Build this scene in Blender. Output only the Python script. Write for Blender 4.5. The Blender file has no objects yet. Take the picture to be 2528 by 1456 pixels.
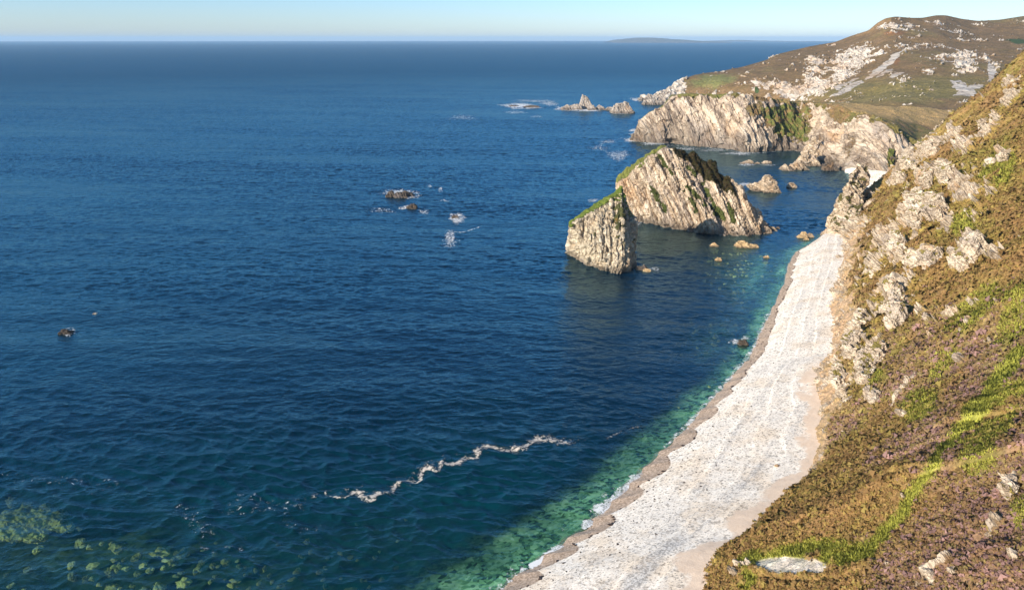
import bpy, bmesh, math
import numpy as np
from mathutils import Vector, Matrix

rng = np.random.default_rng(7)
scene = bpy.context.scene
COL = scene.collection

# ------------------------------------------------------------------ camera model
W0, H0, F0 = 2528.0, 1456.0, 1805.0          # reference grid used for measuring the photograph
CAMH = 100.0
TH = math.atan((H0 / 2 - 96.5) / F0)
CT, ST = math.cos(TH), math.sin(TH)


def ray(px, py):
    px = np.asarray(px, float); py = np.asarray(py, float)
    u = px - W0 / 2; v = H0 / 2 - py
    return u, F0 * CT + v * ST, -F0 * ST + v * CT


def atz(px, py, z=0.0):
    x, y, zz = ray(px, py)
    t = (z - CAMH) / zz
    return np.stack([x * t, y * t, np.zeros_like(x * t) + z], -1)


def aty(px, py, Y):
    x, y, zz = ray(px, py)
    t = np.asarray(Y, float) / y
    return np.stack([x * t, y * t, CAMH + zz * t], -1)


def proj(P):
    d = P - np.array([0, 0, CAMH])
    yc = d[..., 1] * CT - d[..., 2] * ST
    vc = d[..., 1] * ST + d[..., 2] * CT
    yc = np.where(yc < 1e-3, 1e-3, yc)
    return d[..., 0] / yc * F0 + W0 / 2, H0 / 2 - vc / yc * F0


# ------------------------------------------------------------------ noise
def _h(ix, iy, iz, s):
    a = (ix.astype(np.int64) * 73856093) ^ (iy.astype(np.int64) * 19349663) ^ (iz.astype(np.int64) * 83492791) ^ (s * 2654435761)
    a = a & 0xFFFFFFFF
    a = (a ^ (a >> 16)) * 0x45d9f3b & 0xFFFFFFFF
    a = (a ^ (a >> 16)) * 0x45d9f3b & 0xFFFFFFFF
    a = a ^ (a >> 16)
    return a.astype(np.float64) / 4294967295.0


def vn(p, s=0):
    i = np.floor(p).astype(np.int64); f = p - i
    w = f * f * f * (f * (f * 6 - 15) + 10)
    r = 0
    for dx in (0, 1):
        wx = w[:, 0] if dx else 1 - w[:, 0]
        for dy in (0, 1):
            wy = w[:, 1] if dy else 1 - w[:, 1]
            for dz in (0, 1):
                wz = w[:, 2] if dz else 1 - w[:, 2]
                r = r + wx * wy * wz * _h(i[:, 0] + dx, i[:, 1] + dy, i[:, 2] + dz, s)
    return r * 2 - 1


def fbm(p, o=4, s=0, g=.5):
    r = 0; a = 1; t = 0
    for k in range(o):
        r = r + a * vn(p * (2.03 ** k) + 17.3 * k, s + k); t += a; a *= g
    return r / t


def ridged(p, o=4, s=0, g=.5):
    r = 0; a = 1; t = 0
    for k in range(o):
        r = r + a * (1 - np.abs(vn(p * (2.03 ** k) + 9.1 * k, s + k)) * 2); t += a; a *= g
    return r / t


def cells(p, s=0):
    """random value of the nearest jittered cell, and the distance gap to the second nearest"""
    i = np.floor(p - .5).astype(np.int64)
    d1 = np.full(len(p), 9.); d2 = d1.copy(); v = np.zeros(len(p))
    for dx in (0, 1):
        for dy in (0, 1):
            for dz in (0, 1):
                c = i + np.array([dx, dy, dz])
                q = c + .15 + .7 * np.stack([_h(c[:, 0], c[:, 1], c[:, 2], s + 1), _h(c[:, 0], c[:, 1], c[:, 2], s + 2), _h(c[:, 0], c[:, 1], c[:, 2], s + 3)], -1)
                d = np.linalg.norm(q - p, axis=1)
                val = _h(c[:, 0], c[:, 1], c[:, 2], s + 4)
                near = d < d1
                d2 = np.where(near, d1, np.minimum(d2, d))
                v = np.where(near, val, v); d1 = np.where(near, d, d1)
    return v * 2 - 1, d2 - d1


def sstep(a, b, x):
    t = np.clip((x - a) / (b - a), 0, 1)
    return t * t * (3 - 2 * t)


def smin(a, b, k):
    h = np.clip(.5 + .5 * (b - a) / k, 0, 1)
    return b * (1 - h) + a * h - k * h * (1 - h)


def polydist(px, py, pts):
    """unsigned distance, signed side (+ right of travel), fractional index along"""
    best = np.full(px.shape, 1e9); side = np.zeros(px.shape); par = np.zeros(px.shape)
    for i in range(len(pts) - 1):
        ax, ay = pts[i][:2]; bx, by = pts[i + 1][:2]
        ex, ey = bx - ax, by - ay
        t = np.clip(((px - ax) * ex + (py - ay) * ey) / (ex * ex + ey * ey), 0, 1)
        dx, dy = px - ax - t * ex, py - ay - t * ey
        d = np.hypot(dx, dy)
        m = d < best - 1e-9
        best = np.where(m, d, best); par = np.where(m, i + t, par)
        side = np.where(m, np.sign((px - ax) * ey - (py - ay) * ex), side)
    return best, side, par


def ell(px, py, cx, cy, rx, ry, deg=0):
    a = math.radians(deg); c, s = math.cos(a), math.sin(a)
    dx, dy = px - cx, py - cy
    return np.sqrt(((dx * c + dy * s) / rx) ** 2 + ((-dx * s + dy * c) / ry) ** 2)


def inpoly(px, py, pts):
    r = np.zeros(px.shape, bool); n = len(pts)
    for i in range(n):
        x1, y1 = pts[i]; x2, y2 = pts[(i + 1) % n]
        if y1 == y2: continue
        c = ((y1 > py) != (y2 > py)) & (px < (x2 - x1) * (py - y1) / (y2 - y1) + x1)
        r ^= c
    return r


# ------------------------------------------------------------------ mesh helpers
def mesh_np(name, V, Fq, smooth=True):
    me = bpy.data.meshes.new(name)
    V = np.ascontiguousarray(V, np.float32); Fq = np.ascontiguousarray(Fq, np.int32)
    n, k = Fq.shape
    me.vertices.add(len(V)); me.vertices.foreach_set('co', V.ravel())
    me.loops.add(n * k); me.loops.foreach_set('vertex_index', Fq.ravel())
    me.polygons.add(n); me.polygons.foreach_set('loop_start', np.arange(0, n * k, k, dtype=np.int32))
    me.polygons.foreach_set('use_smooth', np.full(n, smooth))
    me.update(calc_edges=True)
    return me


def grid_faces(nr, nc, keep=None):
    i = np.arange(nr * nc).reshape(nr, nc)
    f = np.stack([i[:-1, :-1], i[:-1, 1:], i[1:, 1:], i[1:, :-1]], -1).reshape(-1, 4)
    if keep is not None:
        k = keep.reshape(-1)
        f = f[k[f].any(1)]
    return f


def compact(V, F, attrs):
    used = np.zeros(len(V), bool); used[F.ravel()] = True
    m = np.cumsum(used) - 1
    return V[used], m[F], {k: a[used] for k, a in attrs.items()}


def fattr(me, name, a):
    at = me.attributes.new(name, 'FLOAT', 'POINT'); at.data.foreach_set('value', np.ascontiguousarray(a, np.float32))


def cattr(me, name, a):
    at = me.attributes.new(name, 'FLOAT_COLOR', 'POINT')
    at.data.foreach_set('color', np.ascontiguousarray(np.concatenate([a, np.ones((len(a), 1))], 1), np.float32).ravel())


def vattr(me, a):
    a = a / (np.linalg.norm(a, axis=1, keepdims=True) + 1e-9)
    at = me.attributes.new('nrm', 'FLOAT_VECTOR', 'POINT'); at.data.foreach_set('vector', np.ascontiguousarray(a, np.float32).ravel())


def link(name, me, mat=None, label=None, cat=None, group=None, kind=None, parent=None):
    o = bpy.data.objects.new(name, me); COL.objects.link(o)
    if mat: me.materials.append(mat)
    if label: o['label'] = label
    if cat: o['category'] = cat
    if group: o['group'] = group
    if kind: o['kind'] = kind
    if parent: o.parent = parent
    return o


def grid_normals(P):
    a = np.gradient(P, axis=1); b = np.gradient(P, axis=0)
    n = np.cross(a, b)
    return n / (np.linalg.norm(n, axis=-1, keepdims=True) + 1e-9)


def mesh_normals(V, F):
    fn = np.cross(V[F[:, 1]] - V[F[:, 0]], V[F[:, 2]] - V[F[:, 0]])
    N = np.zeros_like(V)
    for k in range(F.shape[1]): np.add.at(N, F[:, k], fn)
    return N / (np.linalg.norm(N, axis=1, keepdims=True) + 1e-9)


def mix(a, b, t):
    t = np.asarray(t)[..., None] if np.ndim(t) else t
    return np.asarray(a) * (1 - t) + np.asarray(b) * t


# ------------------------------------------------------------------ node helper
class NT:
    def __init__(s, name):
        s.m = bpy.data.materials.new(name); s.m.use_nodes = True
        s.t = s.m.node_tree; s.t.nodes.clear()
        s.out = s.t.nodes.new('ShaderNodeOutputMaterial')

    def n(s, typ, ins=None, **kw):
        nd = s.t.nodes.new('ShaderNode' + typ)
        for k, v in kw.items(): setattr(nd, k, v)
        for k, v in (ins or {}).items(): s.set(nd.inputs[k], v)
        return nd

    def set(s, sock, v):
        if isinstance(v, bpy.types.NodeSocket): s.t.links.new(v, sock)
        elif isinstance(v, bpy.types.Node): s.t.links.new(v.outputs[0], sock)
        else: sock.default_value = v

    def math(s, op, a, b=None, c=None, clamp=False):
        nd = s.n('Math', operation=op, use_clamp=clamp)
        for i, v in enumerate((a, b, c)):
            if v is not None: s.set(nd.inputs[i], v)
        return nd.outputs[0]

    def mixc(s, f, a, b, blend='MIX'):
        nd = s.n('Mix', data_type='RGBA', blend_type=blend)
        s.set(nd.inputs['Factor'], f); s.set(nd.inputs[6], a if not isinstance(a, tuple) else (*a, 1)[:4]); s.set(nd.inputs[7], b if not isinstance(b, tuple) else (*b, 1)[:4])
        return nd.outputs[2]

    def ramp(s, f, pts):
        nd = s.n('ValToRGB'); s.set(nd.inputs[0], f)
        e = nd.color_ramp.elements
        while len(e) < len(pts): e.new(.5)
        for i, (p, c) in enumerate(pts):
            e[i].position = p; e[i].color = (*c, 1) if len(c) == 3 else c
        return nd.outputs[0]

    def smooth(s, f, a, b):
        nd = s.n('MapRange', interpolation_type='SMOOTHSTEP')
        s.set(nd.inputs[0], f); nd.inputs[1].default_value = a; nd.inputs[2].default_value = b
        return nd.outputs[0]

    def noise(s, vec, scale, detail=4, rough=.55, dist=0, out=0):
        nd = s.n('TexNoise', {'Scale': scale, 'Detail': detail, 'Roughness': rough, 'Distortion': dist})
        s.set(nd.inputs['Vector'], vec)
        return nd.outputs[out]

    def attr(s, name, out='Fac'):
        return s.n('Attribute', attribute_name=name).outputs[out]

    def mapping(s, vec, scale=(1, 1, 1), rot=(0, 0, 0), loc=(0, 0, 0)):
        nd = s.n('Mapping'); s.set(nd.inputs[0], vec)
        nd.inputs['Scale'].default_value = scale; nd.inputs['Rotation'].default_value = rot; nd.inputs['Location'].default_value = loc
        return nd.outputs[0]


def strata_basis(nb):
    nb = np.array(nb, float); nb /= np.linalg.norm(nb)
    a = np.cross(nb, [0, 1, 0.01]); a /= np.linalg.norm(a)
    return nb, a, np.cross(nb, a)


def land_mat(name, nb, scale=1.0, pal=None, bump=.6, vegbump=.5, speck=0.0, stretch=.14):
    """rock with bedding streaks; 'veg' blends to the plant colour 'vcol', 'wet' to the dark tidal band"""
    N = NT(name)
    pos = N.n('NewGeometry').outputs['Position']
    b, a, c = strata_basis(nb)

    def dot(v):
        return N.n('VectorMath', {0: pos, 1: tuple(v)}, operation='DOT_PRODUCT').outputs['Value']
    sv = N.n('CombineXYZ', {0: dot(b), 1: N.math('MULTIPLY', dot(a), stretch), 2: N.math('MULTIPLY', dot(c), stretch)}).outputs[0]
    pal = pal or [(.30, (.12, .085, .062)), (.40, (.30, .215, .150)), (.50, (.47, .365, .265)), (.60, (.60, .50, .40)), (.72, (.70, .62, .54))]
    n1 = N.noise(sv, .42 / scale, 7, .62)
    n2 = N.noise(pos, .9 / scale, 8, .66)
    n3 = N.noise(sv, 1.6 / scale, 5, .6)
    f = N.math('ADD', N.math('MULTIPLY', n1, .5), N.math('ADD', N.math('MULTIPLY', n2, .26), N.math('MULTIPLY', n3, .24)))
    colr = N.ramp(f, pal)
    # ochre and grey staining
    st = N.smooth(N.noise(pos, .055 / scale, 5, .6), .52, .70)
    colr = N.mixc(N.math('MULTIPLY', st, .55), colr, (.42, .235, .105))
    st2 = N.smooth(N.noise(sv, .16 / scale, 4, .6), .54, .68)
    colr = N.mixc(N.math('MULTIPLY', st2, .5), colr, (.29, .245, .225))
    # cracks
    vo = N.n('TexVoronoi', {'Scale': .55 / scale, 'Randomness': 1.0}, feature='DISTANCE_TO_EDGE')
    N.set(vo.inputs['Vector'], N.n('VectorMath', {0: sv, 1: N.n('VectorMath', {0: N.noise(pos, .8 / scale, 3, out=1), 1: (1.6, 1.6, 1.6)}, operation='MULTIPLY').outputs[0]}, operation='ADD').outputs[0])
    cr = N.smooth(vo.outputs['Distance'], .0, .09)
    colr = N.mixc(N.math('MULTIPLY', N.math('SUBTRACT', 1.0, cr), .55), colr, (.12, .085, .06))
    wet = N.attr('wet')
    wcol = N.mixc(N.noise(pos, .5 / scale, 5), (.05, .04, .032), (.20, .15, .11))
    colr = N.mixc(wet, colr, wcol)
    # plants
    veg = N.attr('veg'); vcol = N.attr('vcol', 'Color')
    vn1 = N.noise(pos, 1.3 / scale, 8, .72); vn2 = N.noise(pos, .25 / scale, 4)
    vc = N.mixc(1.0, vcol, N.ramp(vn1, [(.28, (.40, .40, .42)), (.5, (1, 1, 1)), (.72, (1.55, 1.5, 1.4))]), 'MULTIPLY')
    vc = N.mixc(1.0, vc, N.ramp(vn2, [(.3, (.75, .78, .7)), (.7, (1.2, 1.16, 1.2))]), 'MULTIPLY')
    vf = N.smooth(N.math('ADD', veg, N.math('MULTIPLY', N.math('SUBTRACT', N.noise(pos, 1.1 / scale, 8, .74), .5), 2.4)), .40, .60)
    colr = N.mixc(vf, colr, vc)
    hgt = N.math('ADD', N.math('MULTIPLY', f, 3.0), N.math('MULTIPLY', cr, .25))
    hv = N.math('MULTIPLY', vn1, 1.6)
    hm = N.n('Mix', data_type='FLOAT'); N.set(hm.inputs[0], vf); N.set(hm.inputs[2], hgt); N.set(hm.inputs[3], hv)
    bp = N.n('Bump', {'Strength': bump, 'Distance': 1.0 * scale, 'Height': hm.outputs[0]})
    sh = N.n('BsdfPrincipled', {'Base Color': colr, 'Roughness': N.math('SUBTRACT', .92, N.math('MULTIPLY', wet, .35)), 'Specular IOR Level': .2, 'Normal': bp.outputs[0]})
    N.t.links.new(sh.outputs[0], N.out.inputs[0])
    return N.m


# ------------------------------------------------------------------ world, sun, camera
SUN_EL = math.radians(20.5); SAZ = np.array([-.82, -.572])
SD = np.array([SAZ[0] * math.cos(SUN_EL), SAZ[1] * math.cos(SUN_EL), math.sin(SUN_EL)]); SD /= np.linalg.norm(SD)
w = bpy.data.worlds.new('World'); scene.world = w; w.use_nodes = True
nt = w.node_tree; bg = nt.nodes['Background']
sky = nt.nodes.new('ShaderNodeTexSky'); sky.sky_type = 'NISHITA'; sky.sun_disc = False
sky.sun_elevation = SUN_EL; sky.sun_rotation = math.atan2(SAZ[0], SAZ[1])
sky.altitude = 100; sky.air_density = 1.0; sky.dust_density = .4; sky.ozone_density = 2.2
tc = nt.nodes.new('ShaderNodeTexCoord'); sx = nt.nodes.new('ShaderNodeSeparateXYZ'); nt.links.new(tc.outputs['Generated'], sx.inputs[0])
rp = nt.nodes.new('ShaderNodeValToRGB'); nt.links.new(sx.outputs[2], rp.inputs[0])
el = rp.color_ramp.elements; el.new(.04); el.new(.12)
for e_, (p_, c_) in zip(el, [(0, (.74, .88, 1.22)), (.04, (.60, .80, 1.18)), (.12, (.43, .73, 1.06)), (.5, (.52, .84, 1.02))]):
    e_.position = p_; e_.color = (*c_, 1)
mt = nt.nodes.new('ShaderNodeMix'); mt.data_type = 'RGBA'; mt.blend_type = 'MULTIPLY'; mt.inputs[0].default_value = 1
nt.links.new(sky.outputs[0], mt.inputs[6]); nt.links.new(rp.outputs[0], mt.inputs[7])
nt.links.new(mt.outputs[2], bg.inputs[0]); bg.inputs[1].default_value = .115

sl = bpy.data.lights.new('sun', 'SUN'); sl.energy = 5.0; sl.angle = math.radians(.53); sl.color = (1, .90, .76)
so = bpy.data.objects.new('sun', sl); COL.objects.link(so)
so.rotation_euler = Vector(-SD).to_track_quat('-Z', 'Y').to_euler(); so.location = (-200, -200, 300)

cd = bpy.data.cameras.new('camera'); co = bpy.data.objects.new('camera', cd); COL.objects.link(co)
cd.sensor_width = 36; cd.lens = 36 * F0 / W0; cd.clip_start = .5; cd.clip_end = 90000
co.location = (0, 0, CAMH); co.rotation_euler = (math.pi / 2 - TH, 0, 0)
scene.camera = co
scene.view_settings.view_transform = 'Standard'; scene.view_settings.look = 'None'
scene.view_settings.exposure = .7; scene.view_settings.gamma = 1
scene.cycles.max_bounces = 6; scene.cycles.transparent_max_bounces = 12

# ------------------------------------------------------------------ shoreline and base of the near hillside (world)
shore_px = [(1230, 1456), (1290, 1412), (1360, 1362), (1440, 1305), (1482, 1268), (1560, 1190), (1640, 1108), (1700, 1050), (1780, 960),
            (1850, 882), (1880, 815), (1912, 750), (1938, 692), (1945, 652), (1965, 622), (2008, 597), (2050, 580)]
SH = [tuple(p) for p in atz(*np.array(shore_px, float).T, 0)]
d0 = np.array(SH[0]) - np.array(SH[2])
SH = [tuple(np.array(SH[0]) + d0 * 2.6), tuple(np.array(SH[0]) + d0 * .8)] + SH
base_px = [(1740, 1456, 8), (1752, 1400, 8), (1778, 1358, 8), (1850, 1318, 8), (1905, 1255, 8), (1990, 1178, 8), (2030, 1100, 9), (2012, 1060, 8),
           (2028, 1000, 8), (2008, 940, 8), (2022, 898, 8), (2056, 870, 8), (2052, 800, 8), (2050, 760, 8), (2066, 690, 8), (2082, 640, 8), (2090, 592, 8)]
b3 = np.array(base_px, float)
BA = atz(b3[:, 0], b3[:, 1], b3[:, 2])
BA = np.concatenate([[[-12, 20, 8], [16, 72, 8]], BA, [[170, 366, 6], [181, 392, 3]]])
BB = np.array([[-60, 100, 4], [176, 380, 4], [184, 404, 2], [197, 416, 2], [222, 446, 1], [240, 470, 1], [262, 486, 2], [320, 500, 10], [420, 510, 22]], float)


# ------------------------------------------------------------------ near hillside
def hill_z(x, y):
    d, s, par = polydist(x, y, BA[:, :2]); dA = d * s
    zbA = np.interp(par, np.arange(len(BA)), BA[:, 2])
    yy = np.interp(par, np.arange(len(BA)), BA[:, 1])
    kA = np.interp(yy, [60, 120, 180, 260, 350, 400], [.86, .92, .98, 1.04, 1.08, 1.1])
    d2, s2, par2 = polydist(x, y, BB[:, :2]); dB = d2 * s2
    zbB = np.interp(par2, np.arange(len(BB)), BB[:, 2])
    P = np.stack([x, y, np.zeros_like(x)], -1).reshape(-1, 3)
    bump = fbm(P / 38., 4, 3).reshape(x.shape); fine = fbm(P / 9., 4, 5).reshape(x.shape)
    zA = zbA + kA * dA + np.minimum(dA, 6) * .35 + (bump * 5.5 + ridged(np.stack([par * 1.1, dA / 60., 0 * dA], -1).reshape(-1, 3), 3, 9).reshape(x.shape) * 2.0) * sstep(0, 25, dA) + fine * 1.4 * sstep(0, 6, dA)
    zB = zbB + 1.35 * dB + np.minimum(dB, 8) * .8 + fine * 1.5
    z = smin(zA, zB, 5.0)
    z = smin(z, np.full_like(z, 128.), 20)
    return z, dA, dB


def make_hillside():
    nphi, nr = 620, 900
    phi = np.radians(np.linspace(9, 44, nphi)); r = np.exp(np.linspace(math.log(62), math.log(560), nr))
    PH, R = np.meshgrid(phi, r)
    x, y = R * np.sin(PH), R * np.cos(PH)
    z, dA, dB = hill_z(x, y)
    P = np.stack([x, y, z], -1)
    px, py = proj(P)
    flat = P.reshape(-1, 3)
    n1 = fbm(flat / 7., 5, 11).reshape(x.shape); n2 = fbm(flat / 2.2, 4, 15).reshape(x.shape); n3 = fbm(flat / 26., 4, 21).reshape(x.shape)
    # rock outcrops: (centre, radii, tilt, strength)
    rk = [(2264, 530, 29, 55, 12, 1.2), (2306, 515, 27, 27, 0, 1), (2218, 603, 20, 42, 12, 1.2), (2249, 640, 27, 24, 0, .9), (2298, 637, 27, 24, 0, 1), (2285, 443, 14, 27, 10, 1.2),
          (2325, 420, 32, 21, -20, .9), (2360, 458, 24, 32, 0, .7), (2344, 549, 12, 40, 0, .8), (2371, 652, 30, 24, 0, 1.1), (2401, 599, 24, 37, 10, 1), (2424, 614, 20, 20, 0, .8),
          (2203, 744, 17, 48, 6, 1), (2214, 782, 27, 40, -10, 1.1), (2176, 706, 12, 13, 0, 1.1), (2119, 801, 19, 55, 8, .95), (2100, 840, 19, 48, 8, .95), (2157, 874, 27, 42, 35, 1.15), (2127, 905, 22, 40, 10, 1),
          (2153, 760, 13, 16, 0, .9), (2157, 664, 28, 28, 0, .45), (2180, 588, 24, 28, 0, .45), (2485, 390, 20, 12, -25, 1), (2430, 330, 16, 26, 25, .8), (2460, 300, 12, 20, 30, .7), (2350, 330, 30, 20, -30, .8), (2310, 350, 26, 16, -35, .8),
          (2073, 937, 27, 62, 8, .85), (2138, 913, 27, 46, 10, 1), (2158, 978, 22, 28, 10, .9), (2092, 990, 22, 20, 0, .6), (2232, 1022, 13, 10, 0, 1.1), (2374, 890, 11, 11, 0, 1.1), (2232, 1226, 11, 20, 15, .7),
          (2496, 1201, 16, 45, 15, 1), (2300, 1433, 16, 22, 0, .9), (2357, 1409, 14, 18, 0, .8), (2504, 1372, 18, 20, 0, .9), (1829, 1392, 24, 13, -10, 1), (1815, 1412, 12, 16, 0, .8), (2420, 1440, 40, 14, 0, .5),
          (2244, 395, 26, 26, -40, 1.3), (2215, 440, 18, 24, 20, 1.2), (2290, 370, 30, 18, -35, 1.2), (2500, 230, 16, 30, 30, .8), (2380, 360, 30, 24, -30, .7), (2250, 480, 16, 18, 0, .5), (2120, 560, 40, 40, 0, .5), (2400, 480, 40, 40, 0, .35), (2470, 640, 20, 14, 0, .6), (2360, 780, 16, 10, 0, .6), (2230, 700, 30, 60, 0, .3), (2150, 720, 30, 60, 0, .3)]
    rock = np.full(x.shape, -.35)
    for cx, cy, rx, ry, a, st in rk:
        e = ell(px, py, cx, cy, rx, ry, a)
        rock = np.maximum(rock, st * (1.15 - e * .95))
    # open ground between outcrops on the steep upper and middle slope carries scattered rock
    sc = sstep(1080, 700, py) * .10
    lines = [([(2256, 1450), (2310, 1405), (2366, 1364), (2420, 1325), (2475, 1291)], 7, .9), ([(2199, 1002), (2230, 962), (2262, 917)], 6, .9), ([(2355, 850), (2390, 790), (2420, 745)], 5, .5)]
    for pl, wd, st in lines:
        d, _, _ = polydist(px, py, pl)
        rock = np.maximum(rock, st * (1.1 - d / wd))
    n5 = ridged(np.stack([x / 2.6, y / 2.6, z / 7.5], -1).reshape(-1, 3), 4, 27).reshape(x.shape)
    rv = rock * .85 + sc + n1 * .75 + n2 * .55 + (n5 - .3) * .55
    rockm = sstep(.42, .60, rv)
    # thin cliff foot above the beach
    foot = sstep(9, 2, dA + n1 * 4) * sstep(1060, 980, py) * .9
    foot = np.maximum(foot, sstep(5, 1, dA + n1 * 3) * .7 * (py < 1200))
    soil = foot * (1 - rockm)
    rockm = np.maximum(rockm, foot * sstep(-.1, .25, n2 + n1))
    # spur end and gully flank are bare rock
    spur = sstep(15, 4, dB + n1 * 10) * (y > 370)
    rockm = np.maximum(rockm, spur)
    # green strips
    gl = [([(1845, 1388), (1930, 1366), (2010, 1350), (2085, 1345), (2130, 1358), (2160, 1340), (2200, 1300), (2232, 1262), (2260, 1210), (2300, 1155), (2335, 1105), (2390, 1040), (2440, 985), (2475, 925), (2520, 870)], 19),
          ([(2040, 1375), (2100, 1372), (2150, 1355)], 24), ([(1850, 1420), (1840, 1450)], 18)]
    green = np.zeros(x.shape)
    for pl, wd in gl:
        d, _, _ = polydist(px, py, pl)
        green = np.maximum(green, sstep(1.35, .3, d / wd + n1 * .9 + n2 * .5))
    gsoft = np.zeros(x.shape)
    for cx, cy, rx, ry, a in [(2400, 770, 120, 50, -40), (2330, 900, 90, 40, -45), (2470, 1010, 50, 110, 30), (2500, 800, 60, 160, 20), (2420, 1130, 60, 60, 0), (2150, 930, 60, 40, 0), (2030, 1060, 16, 50, 0), (2380, 560, 60, 60, 0), (2470, 420, 60, 70, 0), (2270, 1000, 60, 60, 0), (2520, 1270, 30, 60, 0)]:
        gsoft = np.maximum(gsoft, sstep(1.5, .0, ell(px, py, cx, cy, rx, ry, a) + n3 * .6 + n1 * .5))
    gsoft *= sstep(-.35, .25, n1 + .2)
    purple = sstep(-.15, .35, n3 * .9 + n1 * .5 + np.interp(px + (py - 1000) * .35, [2000, 2200, 2400, 2600], [-.55, -.1, .3, .5])) * sstep(600, 900, py)
    olive = np.array([.345, .240, .074]); brown = np.array([.300, .180, .074]); grn = np.array([.270, .255, .055]); lime = np.array([.35, .36, .072]); purp = np.array([.270, .170, .130])
    vcol = mix(brown, olive, sstep(-.3, .35, n1 + n3 * .6)[..., None][..., 0])
    vcol = mix(vcol, grn, sstep(.10, .5, n3 + n2 * .5) * .55)
    vcol = mix(vcol, purp, purple * .6)
    vcol = mix(vcol, grn, gsoft * .8)
    vcol = mix(vcol, lime, green * .9)
    bare = np.array([.46, .31, .185])
    vcol = mix(vcol, bare, np.clip(soil * 1.2, 0, 1))
    # white gravel pocket on the ledge
    grav = sstep(1.08, .9, ell(px, py, 1950, 1394, 92, 22, 2) + n2 * .25)
    veg = np.maximum(np.clip(1 - rockm, 0, 1), grav); vcol = mix(vcol, mix([.50, .44, .36], [.78, .71, .62], sstep(-.4, .4, n2)), grav); soil = np.maximum(soil, (grav > .3) * 1.0)
    # relief
    N = grid_normals(P); N *= np.sign(N[..., 2:3])
    hb, ha, hc = strata_basis((.75, .35, .55)); HS = np.stack([flat @ hb / 3.0, flat @ ha / 5.5, flat @ hc / 5.5], -1)
    cv, ce = cells(HS + n2.reshape(-1, 1) * .25, 31); cv2, _ = cells(HS * 2.6, 37)
    rdisp = (cv.reshape(x.shape) * 1.25 + cv2.reshape(x.shape) * .6 + n1 * 1.0 + n5 * .7 - .05 - .8 * np.exp(-ce.reshape(x.shape) / .06))
    tuft = ridged(flat / 1.5, 2, 41).reshape(x.shape)
    bigc, _ = cells(flat / np.array([6.5, 6.5, 9.]) + n2.reshape(-1, 1) * .3, 47)
    disp = rockm * np.interp(py, [650, 1000], [1, .42]) * (rdisp * 1.5 + sstep(.2, 1.0, rv) * 1.6 + bigc.reshape(x.shape) * 1.2) + (1 - rockm) * (tuft * .30 * (1 - green) * (1 - grav) + n2 * .35)
    disp = disp - green * .2 - grav * .1
    # brow above the bottom edge that hides the near side of the ledge, and the dark crevice
    d, sd, _ = polydist(px, py, [(1850, 1416), (1900, 1424), (1990, 1432), (2070, 1428), (2140, 1402)])
    disp += .3 * np.exp(-((d - 12) / 8.) ** 2) * (sd > 0) - .9 * np.exp(-(d / 5.) ** 2)
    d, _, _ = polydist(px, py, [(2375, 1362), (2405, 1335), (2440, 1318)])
    crev = np.exp(-(d / 7.) ** 2); disp -= 3.6 * crev; soil = np.maximum(soil, (crev > .3) * 1.0); vcol = mix(vcol, np.array([.07, .055, .03]), sstep(.3, .8, crev) * .8)  # crevice shadow is also put into the ground colour
    P = P + N * disp[..., None]
    keep = (dA > -1.5) & (dB > -1.5)
    F = grid_faces(nr, nphi, keep)
    A = dict(veg=veg.ravel(), wet=np.zeros(veg.size), vcol=vcol.reshape(-1, 3), grav=grav.ravel(), green=green.ravel(), gsoft=gsoft.ravel(), purple=purple.ravel(), soil=soil.ravel(), N=N.reshape(-1, 3), keep=keep.ravel().astype(float))
    V, F, A = compact(P.reshape(-1, 3), F[:, ::-1], A)
    # gravel is white stone: shown through the rock palette
    me = mesh_np('hillside', V, F, False)
    for k in ('veg', 'wet', 'grav'): fattr(me, k, A[k])
    cattr(me, 'vcol', A['vcol'])
    return me, V, A


M_hill = land_mat('hillside_ground', (.8, .25, .5), .62, bump=.7,
                  pal=[(.34, (.10, .072, .05)), (.42, (.27, .20, .135)), (.50, (.45, .355, .255)), (.59, (.58, .48, .365)), (.70, (.68, .60, .50))])
hme, HV, HA = make_hillside()
link('hillside', hme, M_hill, 'steep heather and rock hillside dropping to the white beach', None, kind='structure')


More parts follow.
